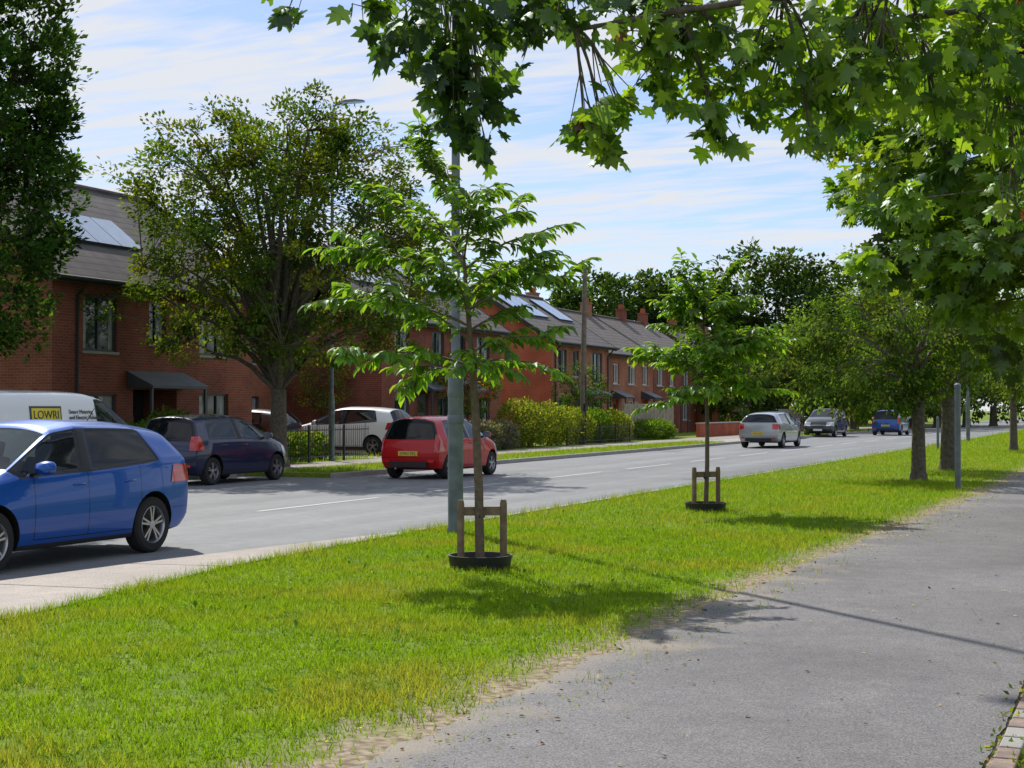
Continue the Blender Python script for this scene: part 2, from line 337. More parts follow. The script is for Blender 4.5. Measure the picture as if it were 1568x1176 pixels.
# ------------------------------------------------------------------ ground, road
ZV=.10
def ground_mat(name,strip=False):
    m,nt,N,L=new_mat(name)
    o=N.new('ShaderNodeOutputMaterial'); b=N.new('ShaderNodeBsdfPrincipled'); L.new(b.outputs[0],o.inputs[0]); b.inputs['Roughness'].default_value=.95; b.inputs['Specular IOR Level'].default_value=.1
    tc=N.new('ShaderNodeTexCoord')
    def nz(s,d=6):
        n=N.new('ShaderNodeTexNoise'); n.inputs['Scale'].default_value=s; n.inputs['Detail'].default_value=d; L.new(tc.outputs['Object'],n.inputs['Vector']); return n
    n1=nz(.8);n2=nz(14)
    r=N.new('ShaderNodeValToRGB'); e=r.color_ramp.elements; e[0].position=.3; e[0].color=(.12,.21,.018,1); e[1].position=.72; e[1].color=(.23,.27,.045,1)
    L.new(n1.outputs[0],r.inputs[0])
    r2=N.new('ShaderNodeValToRGB'); r2.color_ramp.elements[0].position=.3; r2.color_ramp.elements[0].color=(.6,.6,.6,1); r2.color_ramp.elements[1].position=.7; r2.color_ramp.elements[1].color=(1.2,1.2,1.1,1); L.new(n2.outputs[0],r2.inputs[0])
    mu=N.new('ShaderNodeMix'); mu.data_type='RGBA'; mu.blend_type='MULTIPLY'; mu.inputs[0].default_value=1; L.new(r.outputs[0],mu.inputs[6]); L.new(r2.outputs[0],mu.inputs[7])
    last=mu.outputs[2]
    if strip:   # dry trodden soil along the path edge (path edge drifts with distance)
        sp=N.new('ShaderNodeSeparateXYZ'); L.new(tc.outputs['Object'],sp.inputs[0])
        dr=N.new('ShaderNodeMapRange'); dr.inputs[1].default_value=14; dr.inputs[2].default_value=28; dr.inputs[3].default_value=0; dr.inputs[4].default_value=-.35; L.new(sp.outputs[1],dr.inputs[0])
        xs=N.new('ShaderNodeMath'); xs.operation='ADD'; L.new(sp.outputs[0],xs.inputs[0]); L.new(dr.outputs[0],xs.inputs[1])
        n3=nz(3.2,8)
        a=N.new('ShaderNodeMath'); a.operation='MULTIPLY_ADD'; a.inputs[1].default_value=-1.1; L.new(n3.outputs[0],a.inputs[0]); L.new(xs.outputs[0],a.inputs[2])
        mr=N.new('ShaderNodeMapRange'); mr.inputs[1].default_value=-4.28; mr.inputs[2].default_value=-3.88; L.new(a.outputs[0],mr.inputs[0])
        s2=N.new('ShaderNodeValToRGB'); s2.color_ramp.elements[0].color=(.17,.135,.085,1); s2.color_ramp.elements[1].color=(.40,.33,.24,1); s2.color_ramp.elements[0].position=.35;s2.color_ramp.elements[1].position=.68
        n4=nz(18,8); L.new(n4.outputs[0],s2.inputs[0])
        mx=N.new('ShaderNodeMix'); mx.data_type='RGBA'; L.new(mr.outputs[0],mx.inputs[0]); L.new(last,mx.inputs[6]); L.new(s2.outputs[0],mx.inputs[7]); last=mx.outputs[2]
    L.new(last,b.inputs['Base Color'])
    bp=N.new('ShaderNodeBump'); bp.inputs['Strength'].default_value=.4; bp.inputs['Distance'].default_value=.015; L.new(n2.outputs[0],bp.inputs['Height']); L.new(bp.outputs[0],b.inputs['Normal'])
    return m
M_ground=ground_mat('ground_grass'); M_verge=ground_mat('verge_grass',True)
def sheet(name,pts,matl,z):
    mb=MB(); mb.poly([(-v,u,z) for u,v in pts]); return mb.obj(name,[matl])
sheet('ground',[(-900,900),(-900,-900),(900,-900),(900,900)],M_ground,-.02)
sheet('road',[(-40,8.5),(260,8.5),(260,20.4),(-40,20.4)],M_asph,0.0)
def slab(name,pts,matl,z,zb=-.01):
    mb=MB(); top=[(-v,u,z) for u,v in pts]; bot=[(-v,u,zb) for u,v in pts]
    mb.poly(top); n=len(pts)
    for i in range(n): mb.poly([top[i],top[(i+1)%n],bot[(i+1)%n],bot[i]])
    return mb.obj(name,[matl])
slab('grass_verge',[(-20,.2),(-20,8.48),(255,8.48),(255,.2)],M_verge,ZV)
slab('lawn',[(-20,-60),(-20,.15),(255,.15),(255,-60)],M_ground,ZV-.005)
def kerb(name,u0,u1,v,w=.125,z=.115):
    mb=MB(); u=u0
    while u<u1:
        l=min(.915,u1-u); mb.box((-v,u+l/2,z/2-.02),(w,l-.008,z+.04)); u+=.915
    return mb.obj(name,[M_kerb],bevel=.012)
kerb('kerb',16.6,120,8.56)
kerb('kerb',30.3,150,17.8)
kerb('kerb',-5,30.2,20.45)
mb=MB()
edge=[(3.5,7.2,10.3),(6,7.45,10.2),(8.4,7.68,10.05),(10.2,7.95,9.95),(12.1,8.27,9.8),(14.6,8.4,9.45),(17.3,8.47,8.95)]
for i in range(len(edge)-1):
    a,b=edge[i],edge[i+1]; g=.012
    mb.poly([(-a[1],a[0]+g,.114),(-a[2]+.35,a[0]+g,.09),(-b[2]+.35,b[0]-g,.09),(-b[1],b[0]-g,.114)])
    mb.poly([(-a[2]+.34,a[0]+g,.088),(-a[2],a[0]+g,.02),(-b[2],b[0]-g,.02),(-b[2]+.34,b[0]-g,.088)])
    mb.poly([(-a[2],a[0]+g,.02),(-a[2],a[0]+g,-.01),(-b[2],b[0]-g,-.01),(-b[2],b[0]-g,.02)])
mb.obj('concrete_crossover',[M_conc])
def xover(u): return float(np.interp(u,[0,3.5,6,8.4,10.2,12.1,14.6,17.3,18],[6.9,7.2,7.45,7.68,7.95,8.27,8.4,8.47,8.47]))
def pv(u): return float(np.interp(u,[14,28],[3.18,2.83]))
mb=MB(); us=list(np.arange(-6,40,.05))+list(np.arange(40,250,.6))
def pedge(u,v0,s,a): return v0+a*noise.noise(Vector((u*.7,s,0)))+a*.7*noise.noise(Vector((u*3.1,s,5)))+a*.6*noise.noise(Vector((u*9,s,9)))
for i in range(len(us)-1):
    a,b=us[i],us[i+1]
    mb.poly([(-pedge(a,pv(a),1,.13),a,ZV+.012),(-pedge(a,.68,2,.02),a,ZV+.012),(-pedge(b,.68,2,.02),b,ZV+.012),(-pedge(b,pv(b),1,.13),b,ZV+.012)])
mb.obj('footpath',[M_path])
mb=MB(); u=-2
while u<60: mb.box((-.60,u,ZV+.01),(.10,.205,.05),random.choice([0,0,0,1]),Matrix.Rotation(random.uniform(-.02,.02),3,'Z')); u+=.227
mb.obj('brick_edging',[M_edge,M_kerb],bevel=.008)
slab('grass_verge',[(30.4,17.87),(66,17.87),(66,19.9),(30.4,20.3)],M_ground,ZV)
slab('grass_verge',[(76,17.87),(150,17.87),(150,19.9),(76,19.9)],M_ground,ZV)
slab('concrete_crossover',[(66.02,17.87),(75.98,17.87),(75.98,19.9),(66.02,19.9)],M_conc,ZV)
slab('pavement',[(-5,20.52),(30.4,20.52),(30.4,19.9+.42),(66,19.92),(150,19.92),(150,22.0),(-5,22.0)],M_pave,ZV+.004)
slab('front_garden',[(-5,22.02),(150,22.02),(150,70),(-5,70)],M_ground,ZV)
slab('driveway',[(40,22.04),(46.8,22.04),(46.8,29.8),(40,29.8)],M_pave,ZV+.012)
mb=MB()
u=2
while u<140:
    mb.poly([(-13.08,u,.005),(-13.18,u,.005),(-13.18,u+4,.005),(-13.08,u+4,.005)]); u+=6
mb.obj('road_markings',[M_white])
mb=MB(); mb.lathe([(.0,.006),(.30,.006),(.33,.004)],0,28,c=(-11.4,24.5,0)); mb.obj('manhole_cover',[M_iron])
sheet('road_patch',[(33,9.3),(46,9.3),(46,10.1),(33,10.1)],asphalt('patch_asphalt',(0.16,0.165,0.175),0.2,.5),.0045)
def blades(name,regions,matl):
    Ps=[];Ss=[]
    for (u0,u1,v0,v1,den,sz) in regions:
        n=int((u1-u0)*(v1-v0)*den); P=np.stack([-rng.uniform(v0,v1,n),rng.uniform(u0,u1,n),np.full(n,ZV)],1)
        Ps.append(P); Ss.append(np.full(n,sz))
    P=np.concatenate(Ps);s=np.concatenate(Ss)
    q=np.array([noise.noise(Vector((p[0]*.9,p[1]*.9,0))) for p in P]); q2=np.array([noise.noise(Vector((p[0]*4,p[1]*4,3))) for p in P])
    v=-P[:,0]; drift=np.interp(P[:,1],[14,28],[0,-.35])
    e=3.24+drift+.42*np.array([noise.noise(Vector((p[1]*.8,1,1))) for p in P])+.34*q2
    xo=np.interp(P[:,1],[0,3.5,6,8.4,10.2,12.1,14.6,17.3,18],[6.9,7.2,7.45,7.68,7.95,8.27,8.4,8.47,8.47])
    keep=(rng.random(len(P))<np.clip((v-e)/.55,0.035,1)*np.clip(.9+q2*1.0,.3,1))|((v<.55))
    keep&=(v<xo+.03)|(v>15)
    P=P[keep];s=s[keep];q=q[keep];q2=q2[keep];xo=xo[keep];v=v[keep]; n=len(P)
    h=s*(1+.4*q+.4*q2)*rng.uniform(.5,1.3,n)
    edge=np.clip((v-(xo-.22))/.2,0,1)*(v<10); h*=1+edge*.9
    a=rng.uniform(0,2*np.pi,n); w=s*.085
    ax=np.stack([np.cos(a),np.sin(a),np.zeros(n)],1)*w[:,None]
    ln=np.stack([rng.normal(0,.4,n),rng.normal(0,.4,n),np.ones(n)],1)*h[:,None]
    V=np.stack([P-ax,P+ax,P+ln],1).reshape(-1,3); F=np.arange(3*n).reshape(-1,3)
    base=np.array([.18,.315,.020]); dry=np.array([.33,.315,.085]); dk=np.array([.085,.19,.014])
    t=np.clip(.13+q*.85+rng.normal(0,.16,n),0,.75)[:,None]; c=base*(1-t)+dry*t
    t2=np.clip(-q2*1.3+rng.normal(0,.22,n),0,.7)[:,None]; c=c*(1-t2)+dk*t2
    c*=rng.uniform(.65,1.3,(n,1)); C=np.repeat(c,3,0)
    return np_mesh(name,V,F,[matl],C)
blades('grass',[(3.5,11,2.7,8.4,3500,.045),(11,18,2.7,8.48,2100,.05),(18,32,2.5,8.48,950,.055),(32,60,2.5,8.48,300,.07),(60,110,2.5,8.48,80,.11),
   (3,14,-.8,.52,2500,.04),(14,60,-2,.50,450,.06),(30.5,66,17.9,19.9,160,.10),(76,100,17.9,19.9,60,.12),(30,50,22.1,24,60,.14)],M_grassb)
n=3400; u=rng.uniform(3,24,n); P=np.stack([-(.54+np.minimum(rng.exponential(.05,n),.18)),u,np.full(n,ZV+.01)],1)
P=P[np.array([noise.noise(Vector((0,p[1]*1.5,3)))>-.12 for p in P])]; n=len(P)
leaves('edge_weeds',P,norm(rng.normal(size=(n,3))*np.array([1,1,.2])+np.array([0,0,.8])),norm(rng.normal(size=(n,3))),rng.uniform(.015,.05,n),T_simple,palette(n,[(.12,.20,.03),(.26,.25,.09),(.10,.17,.03)]),M_grassb)
n=900; P=np.stack([-rng.uniform(3.5,8.0,n),rng.uniform(4,20,n),np.full(n,ZV+.035)],1)
P=P[np.array([noise.noise(Vector((p[0]*.7,p[1]*.7,8)))>0.05 and -p[0]<xover(p[1])-.1 for p in P])]; n=len(P)
leaves('clover_flowers',P,norm(rng.normal(size=(n,3))*np.array([1,1,.2])),np.tile([0,0,1.],(n,1)),rng.uniform(.012,.022,n),T_simple,np.tile([.5,.5,.42],(n,1)),M_grassb)
n=3600; P=np.stack([-rng.uniform(3.4,8.3,n),rng.uniform(4,22,n),np.full(n,ZV+.02)],1)
P=P[np.array([noise.noise(Vector((p[0]*1.1,p[1]*1.1,18)))>0.12 and -p[0]<xover(p[1])-.05 for p in P])]; n=len(P)
leaves('broadleaf_weeds',P,norm(rng.normal(size=(n,3))*np.array([1,1,.15])+np.array([0,0,.35])),np.tile([0,0,1.],(n,1)),rng.uniform(.035,.08,n),T_lance,palette(n,[(.10,.22,.03),(.14,.27,.05)]),M_grassb)
n=1200; u=rng.uniform(4,28,n); P=np.stack([-np.where(rng.random(n)<.7,np.interp(u,[14,28],[3.1,2.75])+rng.normal(0,.3,n),rng.uniform(.7,3.0,n)),u,np.full(n,ZV+.02)],1)
leaves('fallen_leaves',P,norm(rng.normal(size=(n,3))*np.array([1,1,.12])),norm(np.array([0,0,1.])+rng.normal(0,.3,(n,3))),rng.uniform(.010,.040,n),T_simple,palette(n,[(.16,.09,.04),(.30,.22,.11),(.10,.06,.03),(.42,.36,.25),(.5,.45,.36)]),M_leafd)

# ------------------------------------------------------------------ houses
def wall(mb,o,ud,nrm,W,H,ops,mw,frame,depth=.09):
    o=Vector(o);ud=Vector(ud);nrm=Vector(nrm);Z=Vector((0,0,1))
    A=sorted(set([0,W]+[x for p in ops for x in p[:2]])); B=sorted(set([0,H]+[x for p in ops for x in p[2:4]]))
    pt=lambda a,z,d=0: o+ud*a+Z*z-nrm*d
    for i in range(len(A)-1):
        for j in range(len(B)-1):
            ca,cb=(A[i]+A[i+1])/2,(B[j]+B[j+1])/2
            if any(p[0]<ca<p[1] and p[2]<cb<p[3] for p in ops): continue
            mb.poly([pt(A[i],B[j]),pt(A[i+1],B[j]),pt(A[i+1],B[j+1]),pt(A[i],B[j+1])],mw)
    for p in ops:
        a0,a1,z0,z1,kind=p
        for q in (((a0,z0),(a1,z0)),((a1,z0),(a1,z1)),((a1,z1),(a0,z1)),((a0,z1),(a0,z0))):
            mb.poly([pt(*q[0]),pt(*q[1]),pt(*q[1],depth+.06),pt(*q[0],depth+.06)],mw)
        def bx(x0,x1,y0,y1,d0,d1,m):
            c=pt((x0+x1)/2,(y0+y1)/2,(d0+d1)/2); e=Vector((abs(ud.x)*(x1-x0)+abs(nrm.x)*(d1-d0),abs(ud.y)*(x1-x0)+abs(nrm.y)*(d1-d0),y1-y0)); mb.box(c,e,m)
        f=.06
        if kind=='door':
            bx(a0,a1,z0,z1,depth,depth+.05,6); bx(a0+.2,a1-.2,z1-.7,z1-.25,depth-.01,depth-.002,2); continue
        if kind=='void':
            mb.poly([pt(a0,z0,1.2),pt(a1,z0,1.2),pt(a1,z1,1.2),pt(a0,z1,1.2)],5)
            for q in (((a0,z0),(a0,z1)),((a1,z0),(a1,z1)),((a0,z1),(a1,z1))): mb.poly([pt(*q[0],.152),pt(*q[1],.152),pt(*q[1],1.2),pt(*q[0],1.2)],mw)
            bx(a0+.1,a0+1.0,z0,z0+2.0,1.1,1.16,6); bx(a0+1.2,a1-.15,z0+.9,z0+1.95,1.12,1.17,2); continue
        mb.poly([pt(a0,z0,depth+.03),pt(a1,z0,depth+.03),pt(a1,z1,depth+.03),pt(a0,z1,depth+.03)],2)
        if rng.random()<.75:
            w=(a1-a0); k=rng.uniform(.12,.26)*w
            for (x0,x1) in ((a0+f,a0+f+k),(a1-f-k,a1-f)): mb.poly([pt(x0,z0+f,depth+.024),pt(x1,z0+f,depth+.024),pt(x1,z1-f,depth+.024),pt(x0,z1-f,depth+.024)],3)
        bx(a0,a0+f,z0,z1,depth-.02,depth+.02,frame); bx(a1-f,a1,z0,z1,depth-.02,depth+.02,frame)
        bx(a0+f,a1-f,z0,z0+f,depth-.02,depth+.02,frame); bx(a0+f,a1-f,z1-f,z1,depth-.02,depth+.02,frame)
        nm=1 if (a1-a0)<1.5 else 2
        for k in range(nm):
            c=a0+(a1-a0)*(k+1)/(nm+1); bx(c-.03,c+.03,z0+f,z1-f,depth-.018,depth+.018,frame)
        bx(a0-.05,a1+.05,z0-.07,z0-.002,-.05,.07,4)
def house(name,u0,u1,vf,depth,eave,ridge,ops,mats,frame=1,canopies=(),solar=(),chimneys=(),gmat=None,gops=(),pipes=()):
    root=empty(name,(-vf,u0,ZV-.02)); L=u1-u0
    ML=[mats[0],M_grey,M_glass,M_curt,M_sill,M_dark,mats[2],M_wframe,gmat or mats[0]]
    fr=1 if frame==1 else 7
    mb=MB()
    wall(mb,(0,0,0),(0,1,0),(1,0,0),L,eave,ops,0,fr)
    g=8
    wall(mb,(-depth,0,0),(1,0,0),(0,-1,0),depth,eave,gops,g,fr)
    mb.poly([(0,L,0),(-depth,L,0),(-depth,L,eave),(0,L,eave)],0); mb.poly([(-depth,0,0),(-depth,L,0),(-depth,L,eave),(-depth,0,eave)],0)
    for y in (0,L): mb.poly([(0,y,eave),(-depth,y,eave),(-depth/2,y,ridge-.08)],g if y==0 else 0)
    mb.obj('walls_and_windows',ML,root)
    mb=MB(); o=.35; t=.09; sl=(ridge-eave)/(depth/2); e=.28
    for sgn in (1,-1):
        xe=o if sgn==1 else -depth-o; ze=eave-o*sl; xr=-depth/2
        a=[(xe,-e,ze+.1),(xe,L+e,ze+.1),(xr,L+e,ridge+.1),(xr,-e,ridge+.1)]
        mb.poly(a); b=[(p[0],p[1],p[2]-t) for p in a]; mb.poly(b)
        for i in range(4): mb.poly([a[i],a[(i+1)%4],b[(i+1)%4],b[i]])
    mb.tube([(-depth/2,-e-.01,ridge+.11),(-depth/2,L+e+.01,ridge+.11)],.09,n=8)
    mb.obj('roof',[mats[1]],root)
    mb=MB(); ze=eave-o*sl
    mb.box((o+.035,L/2,ze+.03),(.05,L+2*e,.17)); mb.tube([(o+.12,-e,ze+.06),(o+.12,L+e,ze+.06)],.06,n=8)
    for y in (-e-.03,L+e+.03):
        for xe in (o,-depth-o):
            mid=Vector(((xe-depth/2)/2,y,(ze+ridge)/2)); d=Vector((-depth/2-xe,0,ridge-ze)); ln=d.length
            mb.box(mid,(ln,.03,.2),0,Matrix.Rotation(-math.atan2(d.z,d.x),3,'Y'))
    for y in pipes: mb.tube([(o+.1,y,ze+.03),(.07,y,ze-.35),(.07,y,.05)],.04,n=6)
    mb.obj('fascia_and_gutter',[M_dark],root)
    if canopies:
        mb=MB()
        for (y0,y1,z,dp) in canopies:
            mb.poly([(0.02,y0,z+.4),(0.02,y1,z+.4),(dp,y1,z),(dp,y0,z)],0); mb.poly([(.02,y0,z-.08),(.02,y1,z-.08),(dp,y1,z-.08),(dp,y0,z-.08)],1)
            mb.poly([(dp,y0,z),(dp,y1,z),(dp,y1,z-.08),(dp,y0,z-.08)],1)
            for y in (y0,y1): mb.poly([(0.02,y,z+.4),(dp,y,z),(dp,y,z-.08),(.02,y,z-.08)],1)
            for y in (y0+.06,y1-.06): mb.box((dp-.08,y,(z-.09)/2),(.07,.07,z-.09),1)
        mb.obj('porch_canopies',[M_lead,M_grey],root)
    if solar:
        mb=MB(); ang=math.atan2(ridge-eave,depth/2)
        for (y0,y1,k0,k1) in list(solar):
            n=max(1,round((y1-y0)/1.0))
            for q in range(n):
                a=y0+(y1-y0)*q/n+.015; b=y0+(y1-y0)*(q+1)/n-.015
                P=lambda y,k,h: (o+(-depth/2-o)*k+math.sin(ang)*h, y, (ze+.1)+(ridge-ze)*k+math.cos(ang)*h)
                mb.poly([P(a,k0,.1),P(b,k0,.1),P(b,k1,.1),P(a,k1,.1)],0)
                for (s0,s1) in (((a,k0),(b,k0)),((b,k0),(b,k1)),((b,k1),(a,k1)),((a,k1),(a,k0))): mb.poly([P(*s0,.1),P(*s1,.1),P(*s1,.02),P(*s0,.02)],1)
        mb.obj('solar_panels',[M_solar,M_grey],root)
    if chimneys:
        mb=MB()
        for y in chimneys:
            mb.box((-depth/2,y,ridge+.25),(.5,.75,1.0),0); mb.box((-depth/2,y,ridge+.78),(.6,.85,.07),0)
            for k in (-.2,.2): mb.lathe([(.12,ridge+.82),(.11,ridge+1.1),(.08,ridge+1.1),(.0,ridge+.95)],1,10,c=(-depth/2,y+k,0))
        mb.tube([(-depth/2,chimneys[0]+.4,ridge+.6),(-depth/2,chimneys[0]+.4,ridge+2.2)],.02,2,5)
        for k in range(5): mb.tube([(-depth/2-.35,chimneys[0]+.4,ridge+2.1),(-depth/2,chimneys[0]+.4+.2*k-.4,ridge+2.1)],.01,2,4)
        mb.obj('chimneys',[mats[0],M_brickG,M_galv],root)
    return root
opsA=[(1.2,2.6,3.1,4.6,'w'),(1.2,2.6,.75,1.95,'w'),(3.3,5.3,.05,2.1,'void'),(6.4,7.9,.75,2.0,'w'),(6.4,7.9,3.15,4.6,'w'),(4.0,4.8,3.4,4.6,'w')]
house('brick_house',30.1,39.3,26,8,5.15,8.2,opsA,[M_brickA,M_roof,M_doorg],canopies=[(3.0,5.6,2.2,.9)],solar=[(2.2,5.2,.35,.62)],pipes=[.9],gops=[(5.2,6.2,3.3,4.5,'w')])
opsA2=[(1.2,2.6,3.2,4.6,'w'),(4.6,6.0,3.2,4.6,'w'),(1.2,2.6,.8,2.0,'w'),(3.2,4.1,.05,2.1,'door'),(4.8,6.2,.8,2.0,'w')]
house('brick_house',39.6,47,30,8,5.0,7.8,opsA2,[M_brickC,M_roof,M_doorg],canopies=[(2.8,4.5,2.3,.8)],solar=[(1.5,5.5,.45,.75)])
opsB=[(1.0,2.2,3.2,4.6,'w'),(1.0,2.2,.8,2.0,'w'),(2.9,3.8,.05,2.1,'door'),(4.1,5.2,3.2,4.6,'w'),(6.2,7.2,3.2,4.6,'w'),(6.6,7.5,.05,2.1,'door'),(8.3,9.6,3.2,4.6,'w'),(8.3,9.6,.8,2.0,'w'),(4.6,5.8,.8,2.0,'w')]
house('brick_house',47.8,58.6,26,8,5.0,7.8,opsB,[M_brickA,M_roof,M_doorg],canopies=[(2.6,4.1,2.3,.8),(6.3,7.8,2.3,.8)],solar=[(1.0,4.2,.5,.9),(7.0,10.0,.5,.9)],pipes=[5.9])
opsC=[(.8,2.0,3.0,4.5,'w'),(2.9,3.7,3.2,4.5,'w'),(5.6,7.2,2.9,4.5,'w'),(3.2,4.1,.05,2.1,'door'),(.8,2.2,.8,2.1,'w'),(5.6,7.2,.8,2.1,'w')]
house('brick_house',67,75.2,27,8,4.95,7.5,opsC,[M_brickC,M_roof,M_doorg],canopies=[(2.6,6.0,2.3,1.0)],solar=[(.6,4.0,.5,.9),(5.5,7.5,.5,.9)],gmat=M_brickG,pipes=[.3,7.9])
for k,(a,b) in enumerate(((75.5,86),(86.1,97))):
    L=b-a; ops=[]
    for h in range(2):
        s=h*L/2
        ops+=[(s+.6,s+1.9,2.95,4.1,'w'),(s+3.2,s+4.2,2.95,4.1,'w'),(s+.6,s+2.1,.8,2.0,'w'),(s+3.2,s+4.1,.05,2.05,'door')]
    house('brick_house',a,b,28,8,4.75,7.25,ops,[M_brickC if k==0 else M_brickA,M_roof2,M_door],frame=2,canopies=[(2.9,4.5,2.2,.9),(L/2+2.9,L/2+4.5,2.2,.9)],chimneys=(1.0,L-1.0) if k==0 else (L/2,L-1))
house('brick_house',104,116,29,8,4.75,7.25,ops,[M_brickC,M_roof2,M_door],frame=2,chimneys=(2,10))
# ------------------------------------------------------------------ street furniture
def lamp(name,base,h,arm,lower=2.0,r0=.095,r1=.055,al=1.1,matl=M_galv,lowm=M_galvg):
    root=empty(name,base); mb=MB()
    mb.lathe([(r0+.012,-.02),(r0+.012,.06),(r0,.08),(r0,lower-.32)],1,16); mb.lathe([(r0,lower-.32),(r0+.006,lower-.30),(r0+.006,lower-.24),(r0,lower-.22),(r0,lower),(r1+.006,lower+.12),(r1,lower+.16),(r1*.8,h),(.0,h)],[1]*6+[0]*2,16)
    mb.lathe([(r0+.004,1.36),(r0+.008,1.37),(r0+.008,1.46),(r0+.004,1.47)],0,16)
    mb.box((0,-(r0-.004),.75),(.11,.02,.6),1)
    root.rotation_euler=(0,0,math.atan2(arm[1],arm[0]))
    mb.tube([(0,0,h-.1),(.05,0,h+.1),(al*.3,0,h+.18),(al,0,h+.22)],[.04,.035,.03,.03],0,8)
    mb.obj('column',[matl,lowm],root,smooth=40)
    mb=MB(); P=[(al-.1,.06,.05),(al+.1,.13,.075),(al+.45,.15,.07),(al+.7,.09,.03)]
    for i in range(len(P)-1):
        x,w,t=P[i];x2,w2,t2=P[i+1]; z=h+.22
        A=[(x,-w,z-.02),(x,w,z-.02),(x,w*.6,z+t),(x,-w*.6,z+t)];B=[(x2,-w2,z-.02),(x2,w2,z-.02),(x2,w2*.6,z+t2),(x2,-w2*.6,z+t2)]
        for k in range(4): mb.poly([A[k],A[(k+1)%4],B[(k+1)%4],B[k]],0 if k else 1)
        if i==0: mb.poly(A)
        if i==len(P)-2: mb.poly(B)
    mb.obj('lantern',[M_galv,M_lampw],root)
    return root
lamp('street_lamp',K(-.70,18.3,ZV),11.2,(-1,0,0))
lamp('street_lamp',K(-5.3,43.4,ZV),10.3,(1,0,0),lower=1.8,r0=.085,al=.35)
lamp('street_lamp',S(72,8.0,ZV),9.8,(-1,0,0))
mb=MB(); mb.tube([(0,0,-.1),(.03,0,4),(.10,0,7.6)],[.13,.115,.095],0,12); mb.tube([(.13,0,.2),(.14,0,3)],.03,1,6); mb.box((.15,-.02,1.6),(.1,.2,.3),1)
r=empty('utility_pole',K(3.05,63.4,ZV)); mb.obj('pole',[M_pole,M_dark],r,smooth=50); r.rotation_euler=(0,0,math.radians(-15))
mb=MB(); mb.tube([(0,0,-.05),(0,0,1.95)],.055,0,12); mb.tube([(0,0,1.95),(0,0,2.0),(0,0,2.03)],[.065,.065,.02],0,12); mb.box((.0,-.06,.6),(.08,.02,.3),0)
mb.obj('post',[M_galv],empty('metal_post',K(8.45,28,ZV)),smooth=50)
for (X,Y) in ((16.0,55.5),(12.9,47)):
    mb=MB(); mb.tube([(0,0,-.05),(0,0,1.2),(0,0,1.25)],[.05,.05,.02],0,8); mb.obj('post',[M_galv],empty('metal_post',K(X,Y,ZV)))
def stake_frame(base,rz=0):
    r=empty('tree_stake_frame',base,rz); mb=MB()
    for x,y in ((-.16,-.10),(.17,.16)):
        mb.tube([(x,y,-.05),(x,y,.62),(x,y,.66)],[.036,.036,.028],0,8)
    a=math.atan2(.26,.33); mb.box((.005,.03,.55),(.46,.025,.085),0,Matrix.Rotation(a,3,'Z'))
    mb.box((.0,.0,.50),(.05,.10,.03),1)
    mb.obj('timber_stakes',[M_wood,M_dark],r,smooth=40)
    mb=MB(); mb.lathe([(.29,0.0),(.31,.11),(.315,.13),(.295,.13),(.28,.06),(.05,.05),(0.0,.05)],0,28); mb.obj('watering_ring',[M_dark],r,smooth=40)
B1=K(-.31,14.35,ZV); B2=K(2.92,22.3,ZV)
stake_frame(B1,math.radians(-5)); stake_frame(B2,math.radians(10))
def railing(name,u0,u1,v,h=1.1):
    r=empty(name,S(u0,v,ZV)); mb=MB(); L=u1-u0
    for z in (.15,h-.08): mb.box((0,L/2,z),(.025,L,.03))
    y=0
    while y<=L: mb.tube([(0,y,0.02),(0,y,h-.02),(0,y,h+.06)],[.008,.008,.002],0,5); y+=.13
    y=0
    while y<=L+.1: mb.box((0,y,h/2+.02),(.05,.05,h+.1)); y+=2.0
    mb.obj('bars',[M_iron],r)
railing('iron_railing',34.3,39.8,22.1,1.0); railing('iron_railing',57,65,22.3,.8)
r=empty('timber_fence',S(68,23.6,ZV)); mb=MB(); y=0
while y<8: mb.box((random.uniform(-.005,.005),y,.9),(.02,.115,1.75+random.uniform(-.02,.02))); y+=.125
for y in (0,2,4,6,8): mb.box((-.06,y,.93),(.09,.09,1.9))
mb.obj('boards_and_posts',[M_fence],r)
r=empty('garden_wall',S(76.5,22.4,ZV)); mb=MB(); mb.box((0,9,.35),(.22,18,.7)); mb.box((0,9,.735),(.27,18.05,.06),1); mb.obj('brickwork',[M_brickG,M_sill],r)
r=empty('timber_fence',S(95.0,22.4,ZV)); mb=MB()
for k in range(90): mb.box((0,k*.125,.75),(.02,.115,1.5))
for z in (.3,1.2): mb.box((-.04,5.6,z),(.05,11.2,.08))
mb.obj('boards_and_rails',[M_fence],r)

# ------------------------------------------------------------------ vehicles
def wheel(mb,c,r,side,w=.2,spokes=5,twin=True):
    x,y,z=c; s=side
    prof=[(r*.62,-w*.45),(r*.66,-w*.5),(r*.9,-w*.5),(r*.985,-w*.38),(r,-w*.2),(r,w*.2),(r*.985,w*.38),(r*.9,w*.5),(r*.68,w*.5),(r*.655,w*.44)]
    mb.lathe(prof,0,36,'y',c)
    mb.lathe([(r*.67,s*w*.47),(r*.65,s*w*.49),(r*.61,s*w*.40),(r*.60,s*w*.0)],1,36,'y',c)
    mb.lathe([(r*.62,s*w*.02),(.0,s*w*.05)],2,24,'y',c)
    mb.lathe([(r*.16,s*w*.2),(r*.15,s*w*.42),(0,s*w*.44)],1,16,'y',c)
    for k in range(spokes):
        for t in ((-.16,.16) if twin else (0,)):
            a=2*math.pi*k/spokes+t+.3; R=Matrix.Rotation(-a,3,'Y')
            p=R@Vector((r*.38,0,0)); mb.box((x+p.x,y+s*w*.36,z+p.z),(r*.56,w*.10,r*(.075 if twin else .16)),1,R)
